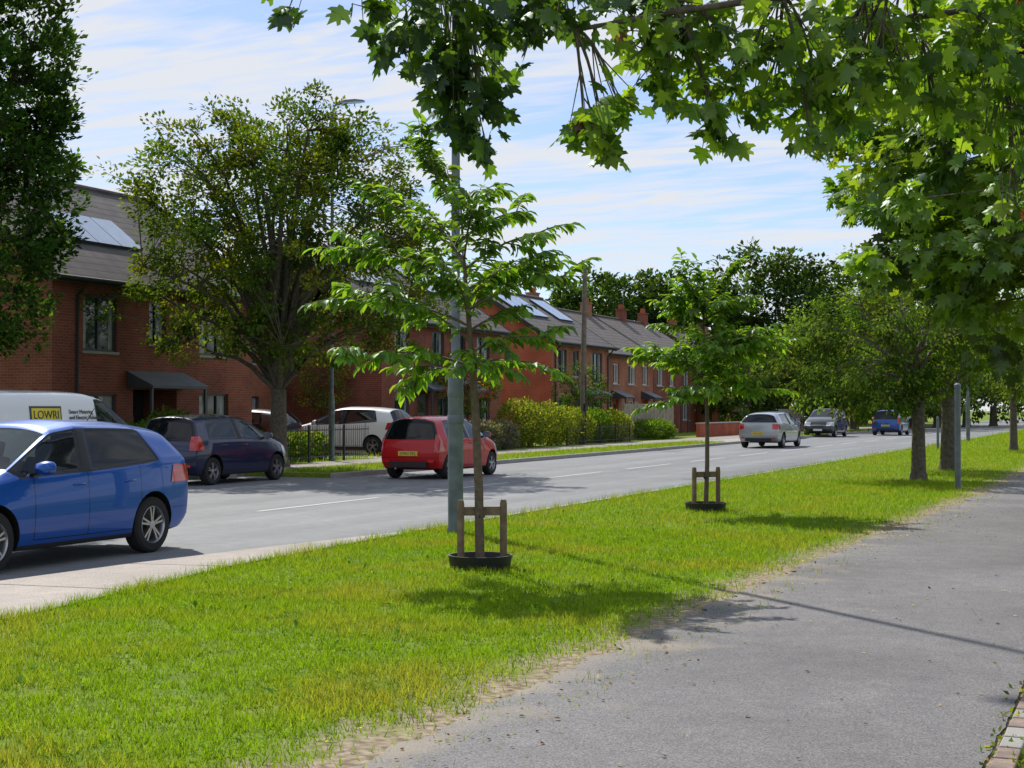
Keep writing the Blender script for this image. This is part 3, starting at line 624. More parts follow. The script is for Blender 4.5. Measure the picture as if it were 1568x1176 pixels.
HATCH=[(2.00,1.90,.24,.60,.66,.70,.66,.58),(1.80,1.76,.20,.77,.82,.82,.77,.68),(1.28,1.26,.20,.89,.96,.86,.81,.72),(.86,.98,.20,.94,1.02,.868,.83,.74),
 (.62,.20,.20,.945,1.46,.87,.835,.60),(-.10,-.20,.20,.965,1.51,.872,.84,.62),(-.19,-.28,.20,.968,1.51,.872,.84,.62),(-.98,-.96,.20,1.01,1.50,.872,.84,.61),
 (-1.42,-1.24,.20,1.05,1.48,.868,.83,.60),(-1.97,-1.74,.26,1.07,1.42,.80,.77,.58)]
CITY=[(2.00,1.90,.24,.60,.66,.70,.66,.58),(1.84,1.80,.20,.79,.84,.82,.77,.68),(1.42,1.40,.20,.90,.97,.86,.81,.72),(1.0,1.12,.20,.95,1.03,.868,.83,.73),
 (.74,.30,.20,.955,1.46,.87,.84,.62),(-.20,-.28,.20,.97,1.51,.872,.845,.64),(-.30,-.37,.20,.975,1.51,.872,.845,.64),(-1.1,-1.06,.20,.98,1.50,.872,.845,.63),
 (-1.56,-1.46,.20,.98,1.485,.87,.84,.63),(-1.98,-1.84,.24,.95,1.45,.83,.80,.62)]
VAN=[(2.15,2.10,.26,.80,.86,.78,.72,.64),(2.02,1.98,.22,.94,1.02,.86,.82,.74),(1.70,1.66,.22,1.04,1.13,.89,.85,.78),(1.42,1.55,.22,1.10,1.18,.895,.87,.80),
 (1.15,.62,.22,1.12,1.80,.90,.885,.78),(.42,.34,.22,1.12,1.86,.90,.89,.81),(.30,.24,.22,1.12,1.87,.90,.89,.81),(-.9,-.9,.22,1.13,1.88,.90,.89,.82),
 (-1.6,-1.6,.22,1.13,1.87,.90,.89,.82),(-2.13,-2.09,.28,1.13,1.83,.88,.87,.80)]
def car(name,loc,heading,pcol,L=4.0,W=1.72,H=1.5,base=HATCH,kind='hatch',glass=None,near=False,metal=.25,spokes=5,twin=True,wr=.31,wx=(1.26,-1.27),tail=(.34,.30,.80,1.02),coat=1.0):
    """tail: (depth along body, width inward, z0, z1) of the tail lamps"""
    root=empty(name,loc,math.atan2(heading[1],heading[0]))
    L0=base[0][0]-base[-1][0]+.05; sx=L/L0; sy=W/(2*max(s[5] for s in base)); H0=max(s[4] for s in base); sz=H/H0
    st=[(a*sx,b*sx,c,(d-.2)*sz+.2,(e-.2)*sz*1.012+.2,f*sy,g*sy,h*sy) for a,b,c,d,e,f,g,h in base]
    wxs=[w*sx for w in wx]; V=[];rings=[]; n=len(st)
    def add(p): V.append(p); return len(V)-1
    for i,(xb,xr,zb,zbe,zt,wl,wb,wr_) in enumerate(st):
        cab=3<i; end=-1 if i==n-1 else (1 if i==0 else 0); zc=zt-(.07 if cab else .02)
        half=[(xb-end*.06,wl*.92,zb),(xb+end*.03,wl*.985,zb+.14),(xb+end*.05,wl,zb+(zbe-zb)*.62),(xb,wb,zbe),(xr,wr_,zc),(xr,wr_*.62,zt)]
        r={}
        for s in (1,-1):
            for j,p in enumerate(half): r[(j+1,s)]=add((p[0],p[1]*s,p[2]))
            r[(8,s)]=add((xb-end*.06,wl*.55*s,zb))
        r[(7,0)]=add((xr+end*.03,0,zt+.012)); r[(0,0)]=add((xb-end*.06,0,zb)); rings.append(r)
    F=[];Mi=[];CR={}
    def cr(a,b,v): CR[(min(a,b),max(a,b))]=v
    def quad(a,b,c,d,m=0): F.append((a,b,c,d)); Mi.append(m)
    for i in range(n-1):
        A,B=rings[i],rings[i+1]
        for s in (1,-1):
            seq=[(0,0),(8,s)]+[(j,s) for j in range(1,7)]+[(7,0)]
            cr(A[(4,s)],B[(4,s)],.42); cr(A[(5,s)],B[(5,s)],.35 if i>=3 else .2); cr(A[(1,s)],B[(1,s)],.6); cr(A[(3,s)],B[(3,s)],.25)
            for j in range(8):
                m=0
                if j==5:
                    if kind=='van': m={4:2,3:2}.get(i,0)
                    else: m={3:2,4:2,6:2,7:2,5:5}.get(i,0)
                if i==3 and j in (6,7): m=1
                if j<2: m=5
                quad(A[seq[j]],A[seq[j+1]],B[seq[j+1]],B[seq[j]],m)
    for r,end,i in ((rings[0],1,0),(rings[-1],-1,n-1)):
        prev=[r[(5,1)],r[(6,1)],r[(7,0)],r[(6,-1)],r[(5,-1)]]
        for k in range(4): cr(prev[k],prev[k+1],.5)
        for s in (1,-1):
            for j in (1,2,3,4): cr(r[(j,s)],r[(j+1,s)],.5 if end==-1 else .3)
        for j in (4,3,2,1):
            a=V[r[(j,1)]]
            if j>1: cols=[r[(j,1)]]+[add((a[0]+end*bu,a[1]*k,a[2]+ (.01 if j==4 else 0))) for k,bu in ((.6,.06),(0,.09),(-.6,.06))]+[r[(j,-1)]]
            else: cols=[r[(1,1)],r[(8,1)],r[(0,0)],r[(8,-1)],r[(1,-1)]]
            for k in range(4):
                m=0
                if j==4 and end==-1: m=3
                quad(prev[k],prev[k+1],cols[k+1],cols[k],m)
                if j==4: cr(cols[k],cols[k+1],.4)
                if j==2: cr(cols[k],cols[k+1],.3)
            prev=cols
    P=paint(name+'_paint',pcol,[st[4][0]+.06,(st[5][0]+st[6][0])/2,st[7][0]-.05],(.3,1.02*sz),metal,coat); G=glass or M_cgd
    mats=[P,G.copy(),G.copy(),M_rg,G.copy(),M_dark,M_red,M_lampw]
    me=bpy.data.meshes.new('body'); me.from_pydata(V,[],F)
    for x in mats: me.materials.append(x)
    me.polygons.foreach_set('material_index',Mi); me.update()
    bm=bmesh.new(); bm.from_mesh(me); bmesh.ops.recalc_face_normals(bm,faces=bm.faces)
    cl=bm.edges.layers.float.new('crease_edge')
    for e in bm.edges:
        k=(min(e.verts[0].index,e.verts[1].index),max(e.verts[0].index,e.verts[1].index))
        if k in CR: e[cl]=CR[k]
        if len({f.material_index for f in e.link_faces})>1: e[cl]=max(e[cl],.5)
    bm.to_mesh(me); bm.free()
    o=bpy.data.objects.new('body',me); link(o)
    sm=o.modifiers.new('s','SUBSURF'); sm.levels=3 if near else 2; sm.render_levels=sm.levels
    dg=bpy.context.evaluated_depsgraph_get(); me2=bpy.data.meshes.new_from_object(o.evaluated_get(dg)); o.modifiers.clear(); o.data=me2
    xs=[v.co.x for v in me2.vertices]; xmin,xmax=min(xs),max(xs)
    # bonded rear screen, standing just proud of the tailgate
    b2=bmesh.new(); b2.from_mesh(me2)
    bmesh.ops.delete(b2,geom=[f for f in b2.faces if f.material_index!=3],context='FACES')
    for v in b2.verts: v.co=Vector((v.co.x*1.0035-.003,v.co.y*.94,v.co.z))
    for f in b2.faces: f.material_index=0; f.smooth=True
    rw=bpy.data.meshes.new('rear_screen'); b2.to_mesh(rw); b2.free(); rw.materials.append(M_rg); link(bpy.data.objects.new('rear_screen',rw),root)
    # lamps: patches of a slightly enlarged copy of the bodywork, clipped to the lamp outline
    dpt,wd,z0,z1=tail; out=bmesh.new()
    hz0,hz1=(.60*sz,.78*sz) if kind!='van' else (.72,.98)
    for s in (1,-1):
        for kindl in (0,1):
            b2=bmesh.new(); b2.from_mesh(me2)
            for v in b2.verts: v.co=Vector((v.co.x*1.004-(.002 if kindl==0 else 0),v.co.y*1.008,.8+(v.co.z-.8)*1.003))
            if kindl==0: pl=[((0,s*(W*.5-wd),z0*sz),(0,s,0)),((xmin+dpt,0,z1*sz),(-1,0,-.35)),((0,0,z0*sz),(0,0,1)),((0,0,z1*sz),(0,0,-1))]
            else: pl=[((0,s*W*.25,0),(0,s,0)),((xmax-.50,0,hz1),(1,0,.3)),((xmax,0,hz0),(-.12,0,1)),((xmax,0,hz1-.07),(-.22,0,-1))]
            for co_,no_ in pl:
                geom=list(b2.verts)+list(b2.edges)+list(b2.faces)
                if not b2.faces: break
                bmesh.ops.bisect_plane(b2,geom=geom,plane_co=co_,plane_no=Vector(no_).normalized(),clear_inner=True,clear_outer=False,dist=1e-5)
            for f in b2.faces: f.material_index=6 if kindl==0 else 7; f.smooth=True
            tmp=bpy.data.meshes.new('t'); b2.to_mesh(tmp); b2.free(); out.from_mesh(tmp)
    lm=bpy.data.meshes.new('lamps'); out.to_mesh(lm); out.free()
    for x in mats: lm.materials.append(x)
    link(bpy.data.objects.new('lamps',lm),root)
    bm=bmesh.new(); bm.from_mesh(me2); zb0=st[-1][3]
    for f in bm.faces:
        c=f.calc_center_median(); a=abs(c.y)
        if f.material_index==0:
            if c.x>xmax-.2 and a<W*.27 and .3<c.z<.5: f.material_index=5
            if c.z<.26: f.material_index=5
    for mi,th,ring in ((1,.035,0),(2,.022,5),(3,.03,5)):
        fs=[f for f in bm.faces if f.material_index==mi]
        if not fs: continue
        res=bmesh.ops.inset_region(bm,faces=fs,thickness=th,depth=-.008,use_even_offset=True,use_boundary=True)
        for f in res['faces']: f.material_index=ring
    bm.to_mesh(me2); bm.free()
    cm=MB()
    for xw in wxs:
        for s in (1,-1):
            i0=len(cm.v); R=wr+.055; nn=28; y0,y1=s*W*.30,s*(W*.5+.25)
            for y in (y0,y1):
                for k in range(nn): cm.v.append((xw+R*math.cos(2*math.pi*k/nn),y,wr+.01+R*math.sin(2*math.pi*k/nn)))
            for k in range(nn): cm.f.append((i0+k,i0+(k+1)%nn,i0+nn+(k+1)%nn,i0+nn+k)); cm.m.append(5)
            cm.f.append(tuple(i0+k for k in reversed(range(nn)))); cm.m.append(5); cm.f.append(tuple(i0+nn+k for k in range(nn))); cm.m.append(5)
    co=cm.obj('cutter',mats)
    bo=o.modifiers.new('b','BOOLEAN'); bo.object=co; bo.operation='DIFFERENCE'; bo.solver='EXACT'
    dg=bpy.context.evaluated_depsgraph_get(); me3=bpy.data.meshes.new_from_object(o.evaluated_get(dg)); o.modifiers.clear(); o.data=me3
    bpy.data.objects.remove(co)
    bm=bmesh.new(); bm.from_mesh(me3)
    for f in bm.faces: f.smooth=True
    for e in bm.edges: e.smooth=len(e.link_faces)==2 and e.calc_face_angle(0)<math.radians(32)
    bvh=BVHTree.FromBMesh(bm)
    bm.to_mesh(me3); bm.free()
    o.parent=root
    mb=MB()
    for xw in wxs:
        for s in (1,-1): wheel(mb,(xw,s*(W*.5-.125),wr),wr,s,spokes=spokes,twin=twin)
    mb.obj('wheels',[M_rubber,M_rim,M_dark],root,smooth=40)
    def side(x,z,s=1):
        h=bvh.ray_cast(Vector((x,3*s,z)),Vector((0,-s,0))); return (abs(h[0].y),h[1]) if h[0] else (W/2,Vector((0,s,0)))
    mb=MB()
    for s in (1,-1):
        xm=st[3][0]-.20; zm=st[3][3]+.10; ym=W/2+.08
        pts=[(xm+.10,.0,.0),(xm+.06,.075,.055),(xm-.04,.11,.075),(xm-.07,.10,.07)]
        rows=[]
        for (px,ry,rz) in pts:
            i0=len(mb.v)
            for k in range(12): t=2*math.pi*k/12; mb.v.append((px,s*ym+ry*math.copysign(abs(math.cos(t))**.7,math.cos(t)),zm+rz*math.copysign(abs(math.sin(t))**.7,math.sin(t))))
            rows.append(i0)
        for a_,b_ in zip(rows,rows[1:]):
            for k in range(12): mb.f.append((a_+k,a_+(k+1)%12,b_+(k+1)%12,b_+k)); mb.m.append(0)
        mb.f.append(tuple(rows[-1]+k for k in range(12))); mb.m.append(2)
        mb.tube([(xm,s*(W/2-.08),zm-.06),(xm,s*(W/2+.03),zm-.04)],.022,1,6)
        for xh in ((st[5][0]+.10),(st[7][0]+.14)):
            zz=st[5][3]-.12; yy=s*(side(xh,zz,s)[0]-.004)
            if kind=='van' and xh<0: continue
            mb.tube([(xh-.09,yy,zz),(xh-.06,yy+s*.03,zz+.005),(xh+.06,yy+s*.03,zz+.005),(xh+.09,yy,zz)],.013,0,6)
    mb.tube([(st[8][1]+.15,0,st[8][4]-.03),(st[8][1]-.02,0,st[8][4]+.16)],[.008,.004],1,5)
    mb.obj('mirrors_and_handles',[P,M_dark,M_chrome],root,smooth=50)
    mb=MB(); zp=.62*sz if kind!='van' else .7
    if base is CITY: zp=.60
    hb=bvh.ray_cast(Vector((-5,0,zp)),Vector((1,0,0)))[0]; xp=hb.x if hb else xmin
    hf=bvh.ray_cast(Vector((5,0,.42)),Vector((-1,0,0)))[0]; xf=hf.x if hf else xmax
    mb.box((xp-.012,0,zp),(.02,.50,.11),0); mb.box((xf+.008,0,.42),(.02,.50,.11),1)
    mb.box((xmin+.02,0,.35),(.07,W*.6,.12),2)
    hf=bvh.ray_cast(Vector((5,0,.60)),Vector((-1,0,0)))[0]; mb.box(((hf.x if hf else xmax)-.005,0,.60),(.04,W*.34,.07),2)
    for s in (1,-1): mb.box((xmin+.035,s*W*.36,.42),(.05,.16,.05),4)
    mb.tube([(xmin-.0,W*.2,.25),(xmin-.02,W*.2,.245)],.028,3,8)
    mb.tube([(xmin+.03,0,zb0+.05),(xmin+.07,-.3,zb0+.09)],.008,2,4)
    mb.obj('plates_and_trim',[M_plate,M_platew,M_dark,M_chrome,M_red],root,bevel=.004)
    cu=bpy.data.curves.new('plate_text','FONT'); cu.body='KM63 EKJ'; cu.size=.10; cu.align_x='CENTER'; cu.align_y='CENTER'; cu.extrude=.001
    to=bpy.data.objects.new('plate_text',cu); to.location=(xp-.024,0,zp); to.rotation_euler=(math.pi/2,0,-math.pi/2); cu.materials.append(M_dgrey); link(to,root)
    mb=MB()
    for x,ys in ((.15*sx,(.36,-.36)),(-.85*sx,(.4,0,-.4))):
        for y in ys:
            R=Matrix.Rotation(-.25,3,'Y')
            mb.box((x-.1,y,.85),(.12,.42,.55),0,R); mb.box((x-.19,y,1.20),(.08,.24,.17),0,R); mb.box((x+.15,y,.58),(.5,.44,.12),0)
    if near: mb.box((.75*sx,0,.84),(.35,W*.7,.12),0); mb.lathe([(.17,0),(.19,.02),(.17,.03)],0,20,'z',(.48*sx,-.36,.95))
    mb.obj('seats',[M_seat],root,bevel=.03)
    return root,st,side
car('car',S(12.60,11.35,0),(0,-1),(0.004,0.085,0.42),L=4.05,W=1.74,H=1.50,glass=M_cg,near=True,wr=.32,metal=.35,tail=(.42,.30,.80,1.0),coat=.8)
van,stv,vs_=car('van',S(17.6,15.55,0),(0,1),(0.82,0.82,0.82),L=4.4,W=1.83,H=1.90,base=VAN,kind='van',metal=0,glass=M_cg,near=True,wx=(1.42,-1.36),wr=.32,tail=(.12,.10,.62,1.15))
def onside(x,z):
    y,nr=vs_(x,z,-1); return -y,math.atan2(nr.z,abs(nr.y))
def decal(txt,size,x,z,m):
    y,t=onside(x+.2,z); cu=bpy.data.curves.new('side_lettering','FONT'); cu.body=txt; cu.size=size; cu.extrude=.003; cu.materials.append(m)
    tt=bpy.data.objects.new('side_lettering',cu); tt.location=(x,y-.012,z); tt.rotation_euler=(math.pi/2-t,0,0); link(tt,van)
y,t=onside(-.72,1.55); mb=MB(); R=Matrix.Rotation(-t,3,'X')
mb.box((-.72,y-.004,1.55),(.66,.012,.26),0,R); mb.box((-.72,y-.010,1.55),(.60,.010,.20),1,R)
mb.obj('side_panel_logo',[M_dgrey,M_dyellow],van)
cu=bpy.data.curves.new('side_lettering','FONT'); cu.body='LOWRI'; cu.size=.17; cu.extrude=.003; cu.align_x='CENTER'; cu.align_y='CENTER'; cu.materials.append(M_dgrey)
tt=bpy.data.objects.new('side_lettering',cu); tt.location=(-.72,y-.018,1.55); tt.rotation_euler=(math.pi/2-t,0,0); link(tt,van)
decal('Smart Metering\nand Electric Vehicles',.085,-.22,1.57,M_dgrey)
car('car',S(32.25,15.85,0),(0,1),(0.50,0.004,0.006),L=3.5,W=1.60,H=1.44,base=CITY,near=True,wr=.29,metal=0,wx=(1.38,-1.36),tail=(.20,.15,.66,1.10),coat=.5)
car('car',S(27.75,19.3,0),(0,1),(0.008,0.014,0.06),L=3.7,W=1.66,H=1.5,base=CITY,near=True,wr=.30,wx=(1.38,-1.36),tail=(.26,.20,.76,1.06))
car('car',S(62.3,15.0,0),(0,1),(0.42,0.44,0.45),L=4.6,W=1.8,H=1.48,metal=.6)
car('car',S(80,18.9,0),(0,1),(0.012,0.04,0.16),L=4.2,W=1.75,H=1.48)
car('car',S(86,17.5,0),(0,-1),(0.02,0.028,0.02),L=4.4,W=1.82,H=1.66,base=CITY,wx=(1.38,-1.36))
car('car',S(93,14.9,0),(0,1),(0.008,0.08,0.32),L=4.1,W=1.76,H=1.56,base=CITY,wx=(1.38,-1.36),tail=(.2,.18,.7,1.1))
car('car',S(43.3,24.8,ZV+.012),(-1,0,0),(0.82,0.83,0.84),L=4.35,W=1.80,H=1.58,metal=0)
car('car',S(41.0,27.6,ZV+.012),(-1,0,0),(0.03,0.032,0.035),L=3.9,W=1.74,H=1.5)
car('car',S(104,24.0,ZV),(1,0,0),(0.03,0.03,0.035),L=4.2,W=1.75,H=1.5)

# ------------------------------------------------------------------ trees
G_dark=[(.045,.09,.02),(.06,.12,.024),(.08,.145,.028)]; G_mid=[(.075,.145,.024),(.10,.19,.028),(.13,.22,.033)]; G_lite=[(.15,.26,.028),(.20,.31,.035),(.12,.22,.028)]
bt=K(-6.2,39.2,ZV)
tree('street_tree',bt,2.0,.24,[(0,0,6.0,4.3,3.8,3.2),(-.9,-.4,7.4,2.6,2.7,2.3),(1.2,.5,7.1,2.6,2.7,2.3),(-2.7,-1.2,4.5,1.9,1.8,1.5),(2.9,1.2,4.7,1.8,1.8,1.7),(.2,0,8.6,1.5,1.5,1.4)],760,60,.40,.13,[(.08,.14,.025),(.055,.105,.022),(.10,.155,.03),(.14,.17,.03)],limbs=46,gap=.36,gscale=.9,vase=True,shell=.3,up=1.0,droop=0,matl=M_leafd,rough=.45)
tree('hornbeam_tree',K(-12.4,32,ZV),1.8,.25,[(0,0,6.2,2.7,2.7,3.8),(.2,0,8.8,2.5,2.5,3.2),(0,0,12,1.7,1.7,2.8)],800,58,.40,.15,[(.030,.07,.018),(.042,.09,.022),(.06,.12,.026)],limbs=20,droop=-.6,shell=.6,matl=M_leafd)
tree('maple_tree',S(21.3,-.55,ZV),2.2,.22,[(0,0,5.2,4.5,4.2,2.3),(-.6,-1,3.7,3.5,3.2,1.6),(0,.2,7.2,3.0,3.0,1.8),(-2.3,0,4.9,2.2,2.4,1.8)],560,50,.42,.165,G_mid+[(.18,.28,.03),(.06,.11,.02),(.16,.26,.03)],limbs=24,tpl=T_maple,droop=.5,shell=.5)
tree('street_tree',K(8.75,31.8,ZV),1.7,.15,[(-.5,0,3.0,2.3,2.2,1.15),(-1.3,-.3,2.4,1.5,1.6,1.0),(.3,.2,3.6,1.5,1.5,.9)],290,52,.30,.10,[(.085,.145,.032),(.115,.18,.04),(.065,.115,.028)],limbs=22,droop=.7,gap=.33,gscale=1.1,matl=M_leafd)
tree('street_tree',K(10.9,36.9,ZV),2.0,.19,[(0,0,4.6,2.4,2.4,2.3),(-.5,0,3.2,2.2,2.2,1.3)],300,46,.36,.13,G_mid,limbs=18,droop=.4,gap=.3,gscale=.9,matl=M_leafd)
for (X,Y,s) in ((18.3,53.9,1.0),(22,62,.9),(26,72,1.1),(31,84,1.0)):
    tree('street_tree',K(X,Y,ZV),1.9,.14,[(0,0,4.0*s,2.2,2.2,1.9*s),(.4,-.5,3.2*s,1.8,1.8,1.2)],130,34,.4,.16,[(.11,.18,.04),(.09,.15,.035),(.15,.22,.04)],limbs=12,gap=.3,gscale=.8,far=True,matl=M_leafd)
for (X,Y) in ((17.0,46),(20.3,52)):
    tree('sapling',K(X,Y,ZV),1.6,.04,[(0,0,2.6,.8,.8,1.0)],40,26,.25,.12,G_lite,limbs=8,bark=M_bark2)

def young_tree(name,base,H,bot,spec,lsz,cols,trunk_r=.045,lean=(0,0),n_per=34):
    root=empty(name,base); mb=MB()
    tp=[Vector((0,0,-.02))]+[Vector((lean[0]*t+.03*math.sin(5*t),lean[1]*t,H*t)) for t in (.2,.4,.6,.8,.97)]
    mb.tube(tp,[trunk_r*1.1,trunk_r,trunk_r*.9,trunk_r*.6,trunk_r*.35,.006],0,8)
    LP=[];LD=[];LN=[];LS=[]
    def along(z):
        t=z/H; return Vector((lean[0]*t+.03*math.sin(5*t),lean[1]*t,z))
    def twig(p0,p1,sag,r0,dens):
        ln=(p1-p0).length; ct=(p0+p1)/2+Vector((0,0,sag*ln)); pts=curve_pts(p0,p1,ct,9)
        mb.tube(pts,[r0*(1-.85*i/8)+.002 for i in range(9)],0,5,cap=False)
        n=max(4,int(ln*dens))
        for i in range(n):
            t=.12+.88*(i+.5)/n; k=min(int(t*8),7); p=pts[k].lerp(pts[k+1],t*8-k); d=(pts[k+1]-pts[k]).normalized()
            sd=d.cross(Vector((0,0,1)))
            if sd.length<.05: sd=Vector((1,0,0))
            sd.normalize()
            for s in (1,-1):
                dd=d*.55+sd*s*random.uniform(.4,1.0)+Vector((random.gauss(0,.15),random.gauss(0,.15),random.uniform(-.9,-.05)))
                LP.append(tuple(p)); LD.append(tuple(dd)); LN.append((sd.x*s*-.25+random.gauss(0,.3),sd.y*s*-.25+random.gauss(0,.3),1)); LS.append(lsz*random.uniform(.65,1.2)*(1-.25*abs(t-.6)))
        LP.append(tuple(pts[-1])); LD.append(tuple(d+Vector((0,0,-.3)))); LN.append((0,0,1)); LS.append(lsz)
        return pts
    for (zs,dx,dy,dz) in spec:
        p0=along(zs); p1=p0+Vector((dx,dy,dz)); pts=twig(p0,p1,.16,.014,n_per*.6)
        L=(p1-p0).length
        for q in range(int(L*7)):
            k=random.randint(2,7); a=pts[k]; dr=(p1-p0).normalized(); az=random.choice((1,-1))*random.uniform(.5,1.1)
            dv=Matrix.Rotation(az,3,'Z')@dr; e=a+dv*random.uniform(.2,.5)+Vector((0,0,random.uniform(-.18,.14)))
            twig(a,e,.12,.006,n_per*.8)
    mb.obj('trunk_and_branches',[M_bark2],root,smooth=60)
    n=len(LP); leaves('foliage',np.array(LP),np.array(LD),np.array(LN),np.array(LS),T_lance,np.clip(palette(n,cols,.24),.01,.5),M_leaf,root)
    return root
random.seed(11)
def br(zs,X,D,dz): v=K(X,D); return (zs,v.x,v.y,dz)
spec=[br(2.75,-1.45,-.1,.35),br(2.35,-1.32,.3,.25),br(1.95,-1.15,-.3,.08),br(1.9,-.75,.4,-.10),br(3.0,-.85,.3,.6),br(3.35,-.45,-.2,.7),br(2.2,-.8,-.5,.40),
 br(2.5,1.05,-.2,.32),br(2.7,1.0,.4,.32),br(2.1,.75,-.3,.12),br(1.95,.5,.4,.05),br(3.2,.6,.2,.30),br(2.9,.8,-.5,.30),br(3.5,.25,.3,.2),br(3.5,-.30,.2,.55),
 br(2.4,.2,.8,.4),br(2.4,-.1,-.7,.35),br(2.9,-.3,.7,.5),br(3.0,.1,-.6,.4),br(2.0,.1,-.5,-.05),br(2.6,.45,.5,.3),br(2.6,-.5,.2,.3),br(3.3,.35,-.4,.15),br(2.3,.5,.1,.2)]
young_tree('young_chestnut_tree',B1,3.85,1.9,spec,.155,[(.125,.245,.03),(.17,.30,.04),(.085,.175,.025)],lean=tuple(K(-.18,0)[:2]))
random.seed(5)
spec=[]
for k in range(34):
    a=random.uniform(0,6.28); z=random.uniform(1.65,3.1); R=(1.0 if z<2.6 else .6)*random.uniform(.5,1.15); spec.append((z,math.cos(a)*R,math.sin(a)*R,random.uniform(-.15,.55)))
spec+=[br(2.2,-1.0,0,.15),br(2.2,1.2,.1,.25),br(1.8,1.0,-.2,.0),br(3.0,-.35,0,.6)]
young_tree('young_chestnut_tree',B2,3.5,1.6,spec,.16,[(.14,.265,.03),(.19,.32,.04),(.10,.20,.028)],trunk_r=.035,n_per=34)

base=K(5.6,6.2,ZV); root=empty('overhanging_maple_tree',base)
mb=MB(); mb.tube([(0,0,-.05),(0,0,.4),(.02,.03,2.6),(0,0,3.6),(-.1,.1,6.5)],[.30,.22,.19,.16,.08],0,12)
MP=[];MD=[];MN=[];MS=[];MC=[]
def m_leaf(p,out,dark):
    MP.append(tuple(p)); d=Vector((out.x*.5+random.gauss(0,.45),out.y*.5+random.gauss(0,.45),random.uniform(-1.1,-.1))); MD.append(tuple(d))
    MN.append((random.gauss(0,.6)+out.x*.4,random.gauss(0,.6)+out.y*.4,1)); MS.append(random.uniform(.052,.108))
    c=random.choice([(.07,.15,.02),(.13,.24,.025),(.19,.31,.028)]) if not dark else random.choice([(.028,.07,.015),(.045,.10,.018),(.08,.16,.022)])  # shaded (dark) and sunlit foliage tones are painted into the leaf colours
    if random.random()<.006: c=(.16,.06,.02)
    k=random.uniform(.7,1.25); MC.append([q*k for q in c])
def bough(a,b,tips,r0,dark):
    a=a-base;b=b-base; ct=(a+b)/2+Vector((0,0,.5)); pts=curve_pts(a,b,ct,12)
    mb.tube(pts,[r0*(1-.88*i/11)+.004 for i in range(12)],0,7,cap=False)
    for (tp,rad,cnt) in tips:
        t=tp-base; j=min(range(12),key=lambda k:(pts[k]-t).length+ (0 if pts[k].z>t.z-.1 else .5)); s=pts[j]
        c2=(s+t)/2+Vector((0,0,.15)); q=curve_pts(s,t,c2,6); mb.tube(q,[.012,.010,.008,.007,.005,.003],0,5,cap=False)
        for k in range(int(cnt*1.8)):
            g=Vector((random.gauss(0,.55),random.gauss(0,1.0),random.gauss(0,.5)))*rad; p=t+g
            if k%3==0: mb.tube([q[random.randint(2,5)],p],[.004,.002],0,4,cap=False)
            m_leaf(p,(Vector((g.x,g.y,0)))*1.5,dark)
def T(X,Z,Y=7.0,r=.16,c=26): return (K(X,Y,Z),r,c)
random.seed(3)
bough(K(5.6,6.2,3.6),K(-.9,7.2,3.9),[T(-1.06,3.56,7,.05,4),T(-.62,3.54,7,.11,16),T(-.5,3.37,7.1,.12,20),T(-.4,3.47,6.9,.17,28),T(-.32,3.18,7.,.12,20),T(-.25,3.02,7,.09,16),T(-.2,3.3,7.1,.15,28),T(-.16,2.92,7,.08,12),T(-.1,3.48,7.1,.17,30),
   T(-.14,3.12,7,.07,10),T(.08,3.55,7.,.13,20),T(.25,3.52,7.,.14,22),T(-.3,3.65,6.8,.2,30),T(.5,3.62,7.2,.16,24),T(.75,3.65,7.2,.18,26)],.05,True)
bough(K(5.6,6.2,3.3),K(.3,7.0,3.45),[T(.34,3.0,7,.08,13),T(.45,2.91,7,.08,12),T(.50,3.12,7,.10,18),T(.62,3.36,7,.11,18),T(.75,3.5,7,.14,22),T(.72,3.16,7,.09,14),T(.85,3.25,7.1,.13,20),T(.98,2.93,7,.07,12),T(.95,3.06,7,.09,15),T(1.0,3.42,7,.17,30),
   T(1.1,3.2,7.1,.12,20),T(1.25,3.42,7,.17,32),T(1.3,3.14,7.2,.12,20),T(1.42,2.94,7,.07,12),T(1.45,3.22,7,.14,26),T(1.6,3.42,7.,.2,36),T(1.6,3.1,7.1,.12,20),T(1.75,3.25,7,.16,28)],.055,False)
bough(K(5.6,6.2,3.1),K(1.7,7.6,3.6),[T(1.9,3.42,7.3,.2,40),T(2.05,3.14,7.2,.18,32),T(2.2,3.45,7.,.2,40),T(2.3,3.18,7.1,.2,36),T(2.45,2.95,7.2,.14,24),T(2.4,3.6,7,.2,40),T(2.6,3.2,7,.2,36),T(1.9,3.7,7.2,.25,40),T(1.5,3.75,7.2,.25,40),T(1.0,3.8,7.3,.25,36),T(2.5,2.65,7.3,.10,16),T(2.75,2.8,7.3,.2,26)],.06,False)
for k in range(80):
    d=Vector((random.gauss(0,1),random.gauss(0,1),abs(random.gauss(0,1)))).normalized(); c=Vector((.5,-.8,5.2))+Vector((d.x*3.0,d.y*3.0,d.z*3.0))*random.uniform(.6,1)
    mb.tube([(0,0,4.4),c*.5+Vector((0,0,2.4)),c],[.04,.02,.006],0,4,cap=False)
    for q in range(34):
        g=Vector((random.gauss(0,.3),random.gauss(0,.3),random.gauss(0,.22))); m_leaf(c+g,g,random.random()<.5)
mb.obj('trunk_and_boughs',[M_bark],root,smooth=60)
leaves('foliage',np.array(MP),np.array(MD),np.array(MN),np.array(MS)*1.08,T_maple,np.array(MC),M_leaf,root)

